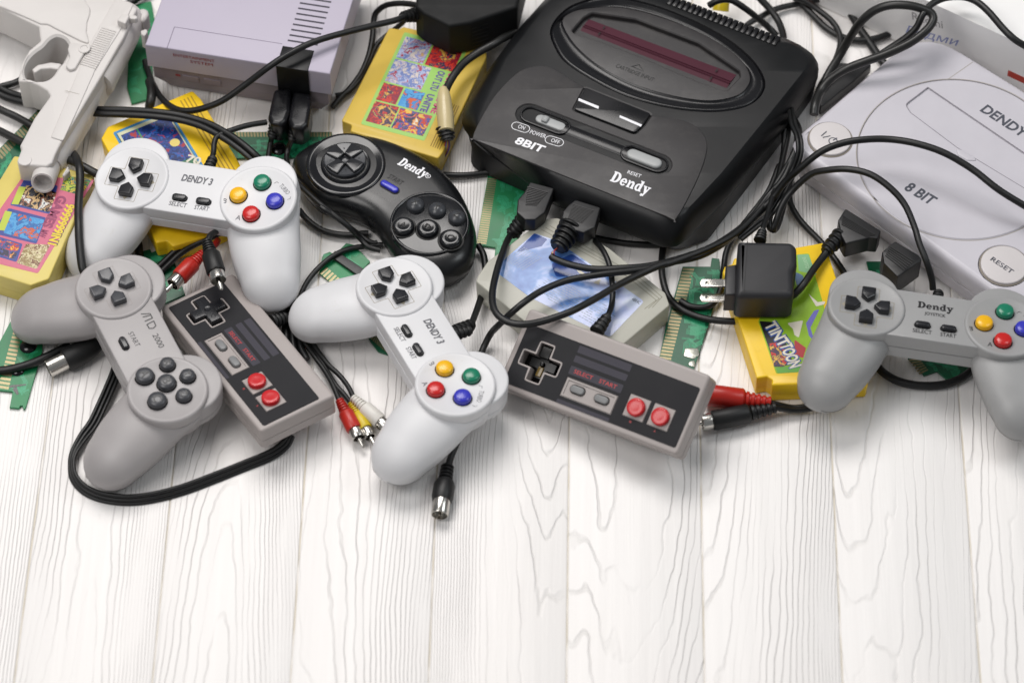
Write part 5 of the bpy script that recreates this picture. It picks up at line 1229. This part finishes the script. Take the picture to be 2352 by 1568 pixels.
# ---- adapter leads
lead(AD, [(926, 40, 49), (905, 48, 52), (850, 61, 56), (775, 80, 60), (718, 98, 62), (668, 122, 62), (620, 152, 58), (570, 190, 46), (510, 232, 34), (455, 252, 26), (415, 254, 22), (385, 240, 18), (365, 218, 12), (352, 195, 8), (342, 170, 6), (333, 140, 5)], 2.3)
lead(SA, [(1750, 540, 42), (1754, 520, 40), (1762, 495, 34), (1772, 460, 28), (1786, 415, 22), (1800, 360, 18), (1812, 300, 16), (1810, 270, 15)], 1.8)
# ---- in-line connector over the mustard cartridge
def inl(T):
    w = MB().lathe([(2.6, -4), (4.2, 0), (5.0, 5), (5.9, 17), (5.7, 25), (5.4, 30), (3.5, 30.5)], P3(*z2(705, 640), 36), P3(*z2(722, 880), 30) - P3(*z2(705, 640), 36), 24)
    wp(T, 'yellowed_sleeve', w, plastic('yellowed_clear_sleeve', 'c3b388', .3, .1, .2)); wp(T, 'strain_relief', rib(P3(*z2(712, 872), 29), P3(*z2(735, 970), 24), 6.8, 5.2, 4), M_blk)
    for k, c in enumerate(('a8302c', '2c66b0', 'c4a830', '9c4c5c', '4c4a7c')):
        wp(T, 'bare_wire', MB().tube(spl([P3(*z2(725 + k * 3, 950), 25), P3(*z2(722 + 8 * k - 10, 1010), 18), P3(*z2(695 + 6 * k, 1070), 10), P3(*z2(640 + 3 * k, 1140), 5)], 6), .6, 6), flatc('strand_colour_%d' % k, c, .35))
cab('thick cable over the mustard cartridge, ending in a yellowed sleeve with bare coloured wires', [(1200, 225, 26), (1120, 262, 34), (1040, 310, 36), (940, 365, 34), (850, 430, 34), (785, 505, 35), (740, 580, 35), (712, 645, 36), (706, 680, 35)], 2.9, z2, M_cab2, extra=inl)
cab('short loose cable between the black six-button controller and the black console', [(640, 1205, 12), (700, 1205, 5), (850, 1208, 4), (1000, 1192, 4), (1100, 1170, 6)], 2.2, z2)
# ---- left side
cab('flat double cable crossing from the light gun to the upper white controller', [(600, 765, 14), (700, 770, 22), (900, 776, 26), (1080, 788, 28), (1260, 815, 28), (1420, 865, 29), (1560, 940, 30), (1660, 1010, 30), (1750, 1085, 28), (1800, 1130, 24)], 2.3, z1, strands=2, gap=lambda t: 0 if t < .5 else (t - .5) * 2.2)
cab('flat double cable entering from the left edge and passing under the light gun', [(-60, 590, 5), (0, 630, 5), (80, 665, 5), (180, 690, 6), (300, 722, 6), (420, 760, 6), (560, 765, 8), (640, 768, 16)], 2.5, z1, strands=2)
cab('single cable seen through the trigger guard of the light gun', [(-40, 610, 6), (40, 590, 5), (120, 565, 5), (200, 515, 4), (270, 470, 4), (360, 440, 4), (500, 380, 3)], 2.5, z1)
cab('upper of two grey cables running from the left edge under the gun barrel', [(-60, 715, 5), (0, 755, 6), (110, 805, 6), (210, 860, 6), (320, 920, 5), (420, 1000, 5), (500, 1060, 5)], 2.7, z1, M_cab2)
cab('lower of two grey cables from the left edge, reappearing beside the muzzle', [(-60, 880, 6), (0, 905, 6), (80, 945, 7), (160, 985, 8), (300, 1050, 10), (420, 1090, 22), (500, 1112, 27), (580, 1152, 28), (680, 1205, 26), (720, 1220, 22)], 2.9, z1, M_cab2)
cab('thick cable from under the gun barrel down to the MD 2000 controller', [(505, 1060, 20), (530, 1100, 30), (548, 1160, 34), (552, 1250, 33), (545, 1350, 33), (540, 1460, 33), (542, 1560, 33), (548, 1680, 30), (565, 1830, 26), (590, 1900, 22)], 2.9, z1)
cab('dark cable hanging straight down at the left corner of the lilac console', [(1030, 560, 10), (1045, 620, 12), (1040, 690, 12), (1030, 740, 8), (1035, 790, 4)], 3.4, z1, M_cab2)
cab('black cable crossing the top edge beside the hammer of the light gun', [(870, 30, 6), (920, 10, 6), (980, -30, 6), (1050, -70, 6)], 2.6, z1)
# ---- round the lilac console's right side
cab('cable looping from the large power adapter down beside the lilac console', [(530, 40, 34), (460, 28, 30), (380, 26, 26), (300, 42, 20), (240, 90, 14), (222, 160, 10), (215, 260, 8), (190, 380, 6), (140, 500, 5), (70, 600, 4), (-10, 680, 4), (-60, 740, 4)], 2.2, z2)
cab('cable emerging beneath the large power adapter behind the mustard cartridge', [(470, 110, 24), (420, 160, 16), (360, 210, 10), (290, 265, 6), (240, 320, 5), (190, 430, 5), (120, 560, 4), (40, 640, 4), (-40, 660, 4)], 1.9, z2)
# ---- centre
cab('cable curving below the black six-button controller towards its left grip', [(540, 1190, 8), (600, 1265, 5), (680, 1335, 4), (780, 1390, 4), (900, 1418, 4), (1020, 1425, 4), (1120, 1412, 4), (1180, 1410, 4)], 2.2, zE)
cab('thin cable resting against the lower rim of the black six-button controller', [(740, 1165, 28), (800, 1205, 27), (900, 1275, 22), (1000, 1350, 14), (1100, 1425, 8), (1180, 1480, 6), (1235, 1500, 5), (1262, 1492, 5)], 1.9, zE)
cab('thin cable bowing left of the small chip board down to the phono plugs', [(880, 562, 4), (845, 565, 4), (805, 571, 5), (770, 585, 6), (735, 612, 5), (707, 645, 4), (690, 680, 4), (682, 715, 4), (690, 750, 4)], 1.9)
cab('long cable coming out behind the centre white controller over the ivory cartridge', [(1098, 830, 6), (1112, 795, 6), (1128, 765, 12), (1150, 742, 26), (1190, 705, 38), (1240, 670, 36), (1300, 645, 34), (1380, 630, 35), (1450, 622, 34), (1520, 610, 32), (1600, 582, 30), (1665, 552, 27), (1710, 520, 24), (1758, 468, 22), (1785, 420, 24), (1815, 370, 30), (1832, 330, 32), (1836, 300, 26), (1822, 270, 16)], 2.3)
cab('cable lying in shadow under the front edge of the black console', [(1362, 545, 4), (1400, 553, 3), (1450, 560, 3), (1510, 562, 3), (1560, 556, 3), (1620, 520, 3), (1660, 480, 3)], 2.2)
cab('cable looping under the prongs of the wall charger from the black console', [(1524, 560, 4), (1520, 600, 4), (1522, 640, 4), (1535, 680, 4), (1562, 708, 5), (1600, 726, 5), (1640, 735, 6), (1690, 738, 8), (1720, 735, 8)], 2.4)
cab('thin cable crossing the circuit board behind the charger prongs', [(1562, 690, 6), (1585, 703, 6), (1615, 706, 6), (1640, 695, 6), (1655, 665, 5), (1662, 620, 5), (1668, 580, 5), (1685, 545, 5), (1720, 500, 8), (1765, 440, 10), (1790, 380, 10)], 2.2)
cab('cable passing the white console corner down to the triangular plug', [(1818, 400, 6), (1812, 430, 5), (1815, 465, 4), (1830, 495, 4), (1850, 520, 4), (1878, 548, 4), (1902, 575, 4), (1925, 605, 4), (1950, 645, 4), (1980, 700, 4)], 2.2)
cab('thin doubled wire hanging over the corner between the two large consoles', [(1815, 250, 30), (1822, 285, 40), (1833, 310, 46), (1837, 335, 46), (1835, 360, 42), (1822, 395, 34), (1800, 440, 26), (1770, 490, 22), (1735, 520, 22), (1700, 548, 22)], 1.4, strands=2)
cab('cable sweeping beside the black console into the bundle', [(1802, 300, 18), (1800, 350, 14), (1790, 400, 14), (1782, 450, 14), (1768, 500, 14), (1768, 524, 12), (1782, 520, 10), (1796, 470, 10)], 2.2)
cab('curved cable on the boards beneath the grey Dendy JOYSTICK controller', [(2000, 800, 6), (2012, 835, 4), (2032, 858, 4), (2066, 876, 4), (2110, 885, 4), (2160, 884, 4), (2200, 872, 4), (2230, 852, 5), (2260, 820, 8)], 2.8)
# ---- ribbon, lower left
cab('flat three-strand ribbon cable looping below the MD 2000 and rectangular controllers', [(280, 800, 8), (268, 850, 6), (250, 895, 5), (232, 935, 5), (214, 972, 4), (190, 1005, 4), (170, 1040, 4), (165, 1070, 3), (171, 1098, 3), (195, 1124, 3), (235, 1141, 3), (290, 1148, 3), (350, 1142, 3), (420, 1124, 3), (490, 1098, 3), (560, 1070, 3), (620, 1045, 4), (655, 1020, 6), (668, 995, 8)], 1.45, strands=3, gap=lambda t: 1.0 * min(1, max(0, (t - .25) / .12)))
# ---- aerial plug, left
def aer(T):
    a, b = P3(*z4(680, 800), 10), P3(*z4(450, 915), 8); d = (b - a).normalized()
    sl = wp(T, 'plug_sleeve', MB().lathe([(0, 0), (4.5, 0), (6.6, 4), (8.2, 14), (8.4, (b - a).length - 1), (7.8, (b - a).length), (0, (b - a).length)], a, d, 30), M_blk)
    wp(T, 'plug_collar', MB().lathe([(6.2, -1), (6.2, 12.5), (5.9, 13), (5.5, 13), (5.5, 10.5), (0, 10.5)], b, d, 36), M_metal, sl, 30); wp(T, 'plug_pin', MB().lathe([(1, 10), (1, 13.5), (0, 14)], b, d, 12), M_metal, sl)
cab('cable from the left edge ending in a black aerial plug with a shiny metal barrel', [(-60, 985, 4), (0, 985, 4), (100, 970, 5), (220, 935, 6), (320, 890, 7), (400, 850, 7), (480, 810, 7)], 2.9, z4, extra=aer)
# ---- aerial plug, bottom centre
def din(T):
    a, b = P3(1028, 1070, 8), P3(1015, 1150, 8); d = (b - a).normalized(); L_ = (b - a).length
    prof = rib_profile(11, 4.4, 4.8, 4)[:-2] + [(5.6, 11.5), (7.1, 15), (7.2, L_ - 3), (6.6, L_ - 1), (6.4, L_), (0, L_)]
    sl = wp(T, 'plug_sleeve', MB().lathe(prof, a, d, 30), M_blk)
    wp(T, 'plug_collar', MB().lathe([(5.7, -1), (5.7, 10.6), (5.5, 11), (5.0, 11), (5.0, 7), (0, 7)], b, d, 36), M_metal, sl, 30); wp(T, 'plug_pin', MB().lathe([(.9, 6), (.9, 11), (0, 11.6)], b, d, 12), M_dmetal, sl)
cab('short cable ending in a black plug with a metal barrel, pointing at the viewer', [(1062, 990, 12), (1048, 1020, 9), (1036, 1048, 8), (1029, 1072, 8)], 2.3, extra=din)
# ---- three phono plugs
def ph3(col, a, b, label, P, M_, r):
    def ex(T): phono(T, P3(*a), P3(*b), M_, r)
    cab(label, P, 1.8, group='phono leads', extra=ex)
ph3('r', (779, 918, 9), (814, 986, 7), 'phono lead with red plug, left of the trio', [(668, 690, 6), (672, 720, 6), (690, 770, 5), (718, 812, 5), (745, 850, 6), (765, 885, 8), (781, 924, 9)], M_redr, 5.2)
ph3('y', (806, 925, 5), (840, 985, 5), 'phono lead with yellow plug, partly hidden in the middle of the trio', [(672, 690, 4), (680, 740, 4), (706, 788, 4), (738, 830, 4), (768, 880, 4), (790, 905, 4), (808, 928, 5)], M_yelr, 4.6)
ph3('w', (810, 912, 9), (873, 968, 7), 'phono lead with white plug, right of the trio', [(690, 700, 6), (694, 740, 6), (720, 790, 5), (752, 835, 6), (780, 862, 7), (800, 888, 8), (813, 915, 9)], M_whr, 5.2)
cab('thick vertical black cable bundle between the two white controllers', [(655, 690, 6), (668, 720, 6), (672, 760, 5), (676, 800, 4), (690, 830, 4)], 2.4, strands=3)
# ---- red and black phono plugs, upper left
def ph_l(T): phono(T, P3(*z4(1400, 175), 20), P3(*z4(1235, 345), 20), M_redr, 6.0)
cab('phono lead with red plug above the MD 2000 controller', [(1500, 90, 16), (1488, 110, 20), (1460, 135, 21), (1395, 180, 20)], 2.4, z4, M_redr, group='phono leads', extra=ph_l)
def ph_b(T): phono(T, P3(*z4(1425, 95), 42), P3(*z4(1490, 310), 42), M_blk, 6.4)
cab('phono lead with black plug, its pin touching the rectangular controller', [(1530, -30, 22), (1500, 20, 30), (1450, 55, 40), (1430, 105, 42)], 2.2, z4, group='phono leads', extra=ph_b)
cab('doubled black cable arching behind the red phono plug', [(1510, 20, 14), (1430, 60, 14), (1320, 110, 12), (1220, 175, 10), (1140, 250, 6), (1080, 310, 4), (1000, 380, 4)], 2.2, z4, strands=2)
cab('cable end peeping out between the yellow cartridge and the left grip', [(940, 60, 4), (955, 140, 4), (960, 240, 4), (965, 330, 4)], 3.0, z4)
# ---- red and black phono plugs, right
def ph_r(T): 
    a, b = P3(*z6(610, 1205), 9), P3(*z6(160, 1150), 10); sl = phono(T, a, b, M_redr, 7.2, pin=False)
cab('phono lead with red plug sticking out from under the right rectangular controller', [(850, 1232, 5), (760, 1240, 5), (680, 1225, 7), (600, 1203, 9)], 2.0, z6, group='phono leads', extra=ph_r)
def ph_k(T):
    a, b = P3(*z6(642, 1240), 10), P3(*z6(205, 1330), 8); phono(T, a, b, M_blk, 6.6)
cab('phono lead with black plug at the lower corner of the right rectangular controller', [(1000, 1220, 5), (860, 1250, 5), (760, 1258, 6), (690, 1248, 8), (632, 1242, 10)], 2.0, z6, group='phono leads', extra=ph_k)
# ---- tangle at the top right
cab('cable arch rising from behind the black console vents', [(180, 40, 30), (240, 8, 34), (330, 2, 34), (430, 60, 28), (520, 130, 18), (590, 190, 10), (650, 250, 6)], 2.4, z3)
cab('cable dropping in a curve to the black console back corner', [(480, -60, 20), (540, 0, 16), (610, 75, 12), (660, 150, 10), (690, 230, 12), (695, 280, 14)], 2.6, z3)
cab('cable crossing from the console vents to the phone carton', [(400, 215, 5), (465, 158, 6), (530, 122, 6), (610, 78, 6), (700, 48, 5), (800, 30, 5), (880, 15, 5), (1000, -20, 5)], 2.2, z3)
cab('cable dipping along the foot of the phone carton', [(760, -30, 5), (830, 40, 5), (900, 110, 4), (970, 180, 4), (1060, 240, 4), (1160, 275, 4), (1280, 278, 4), (1400, 245, 4), (1480, 205, 4), (1560, 180, 4), (1660, 150, 4)], 2.5, z3)
cab('cable snaking down beside the black console right rear corner', [(760, -20, 12), (860, 20, 10), (940, 75, 8), (1020, 140, 8), (1075, 220, 8), (1085, 310, 8), (1050, 420, 9), (1000, 510, 10), (960, 570, 12), (930, 640, 10)], 2.2, z3)
cab('short cable passing under the big loop before the phone carton', [(1120, 40, 4), (1180, 130, 4), (1220, 200, 4), (1270, 270, 4), (1330, 360, 4), (1380, 430, 4), (1460, 530, 4)], 3.0, z3)
cab('big grey cable loop standing in front of the phone carton', [(960, 600, 14), (1010, 500, 18), (1090, 370, 26), (1160, 250, 40), (1230, 150, 56), (1320, 75, 66), (1430, 38, 72), (1560, 40, 74), (1660, 66, 72), (1718, 100, 70), (1722, 150, 68), (1670, 220, 66), (1560, 300, 62), (1400, 375, 58), (1260, 425, 54), (1120, 480, 50), (1020, 545, 44), (950, 630, 40), (915, 720, 42), (905, 790, 40)], 3.1, z3, M_cab2)
cab('black cable waving over the phone carton to the right edge', [(1300, 420, 44), (1420, 340, 50), (1540, 260, 58), (1610, 190, 64), (1650, 110, 70), (1710, 35, 72), (1800, -10, 72), (1920, -20, 70), (2020, 10, 70), (2110, 85, 70), (2210, 200, 68), (2290, 275, 66), (2380, 330, 60)], 2.5, z3)
T = Thing('connector_plug', 'dark ribbed plug lying between the black console and the white console', 'plug', pt(1930, 175, 0), group='broad plugs')
T.part('plug_body', MB().slab(roundp(T.ats(cv(z3, [(1000, 478), (1085, 432), (1310, 440), (1180, 560), (945, 745), (938, 570)]), 12), 1.5, 3), 2, 12, 1, bb=1), M_conn)
T = Thing('phono_plug', 'yellow plug standing behind the vents of the black console', 'plug', pt(1655, 20, 0))
wp(T, 'plug_sleeve', MB().lathe([(0, 0), (6, 0), (5.6, 16), (4.4, 20), (0, 20)], P3(1655, 26, 14), Vector((.1, .7, .6)), 20), M_yelr)
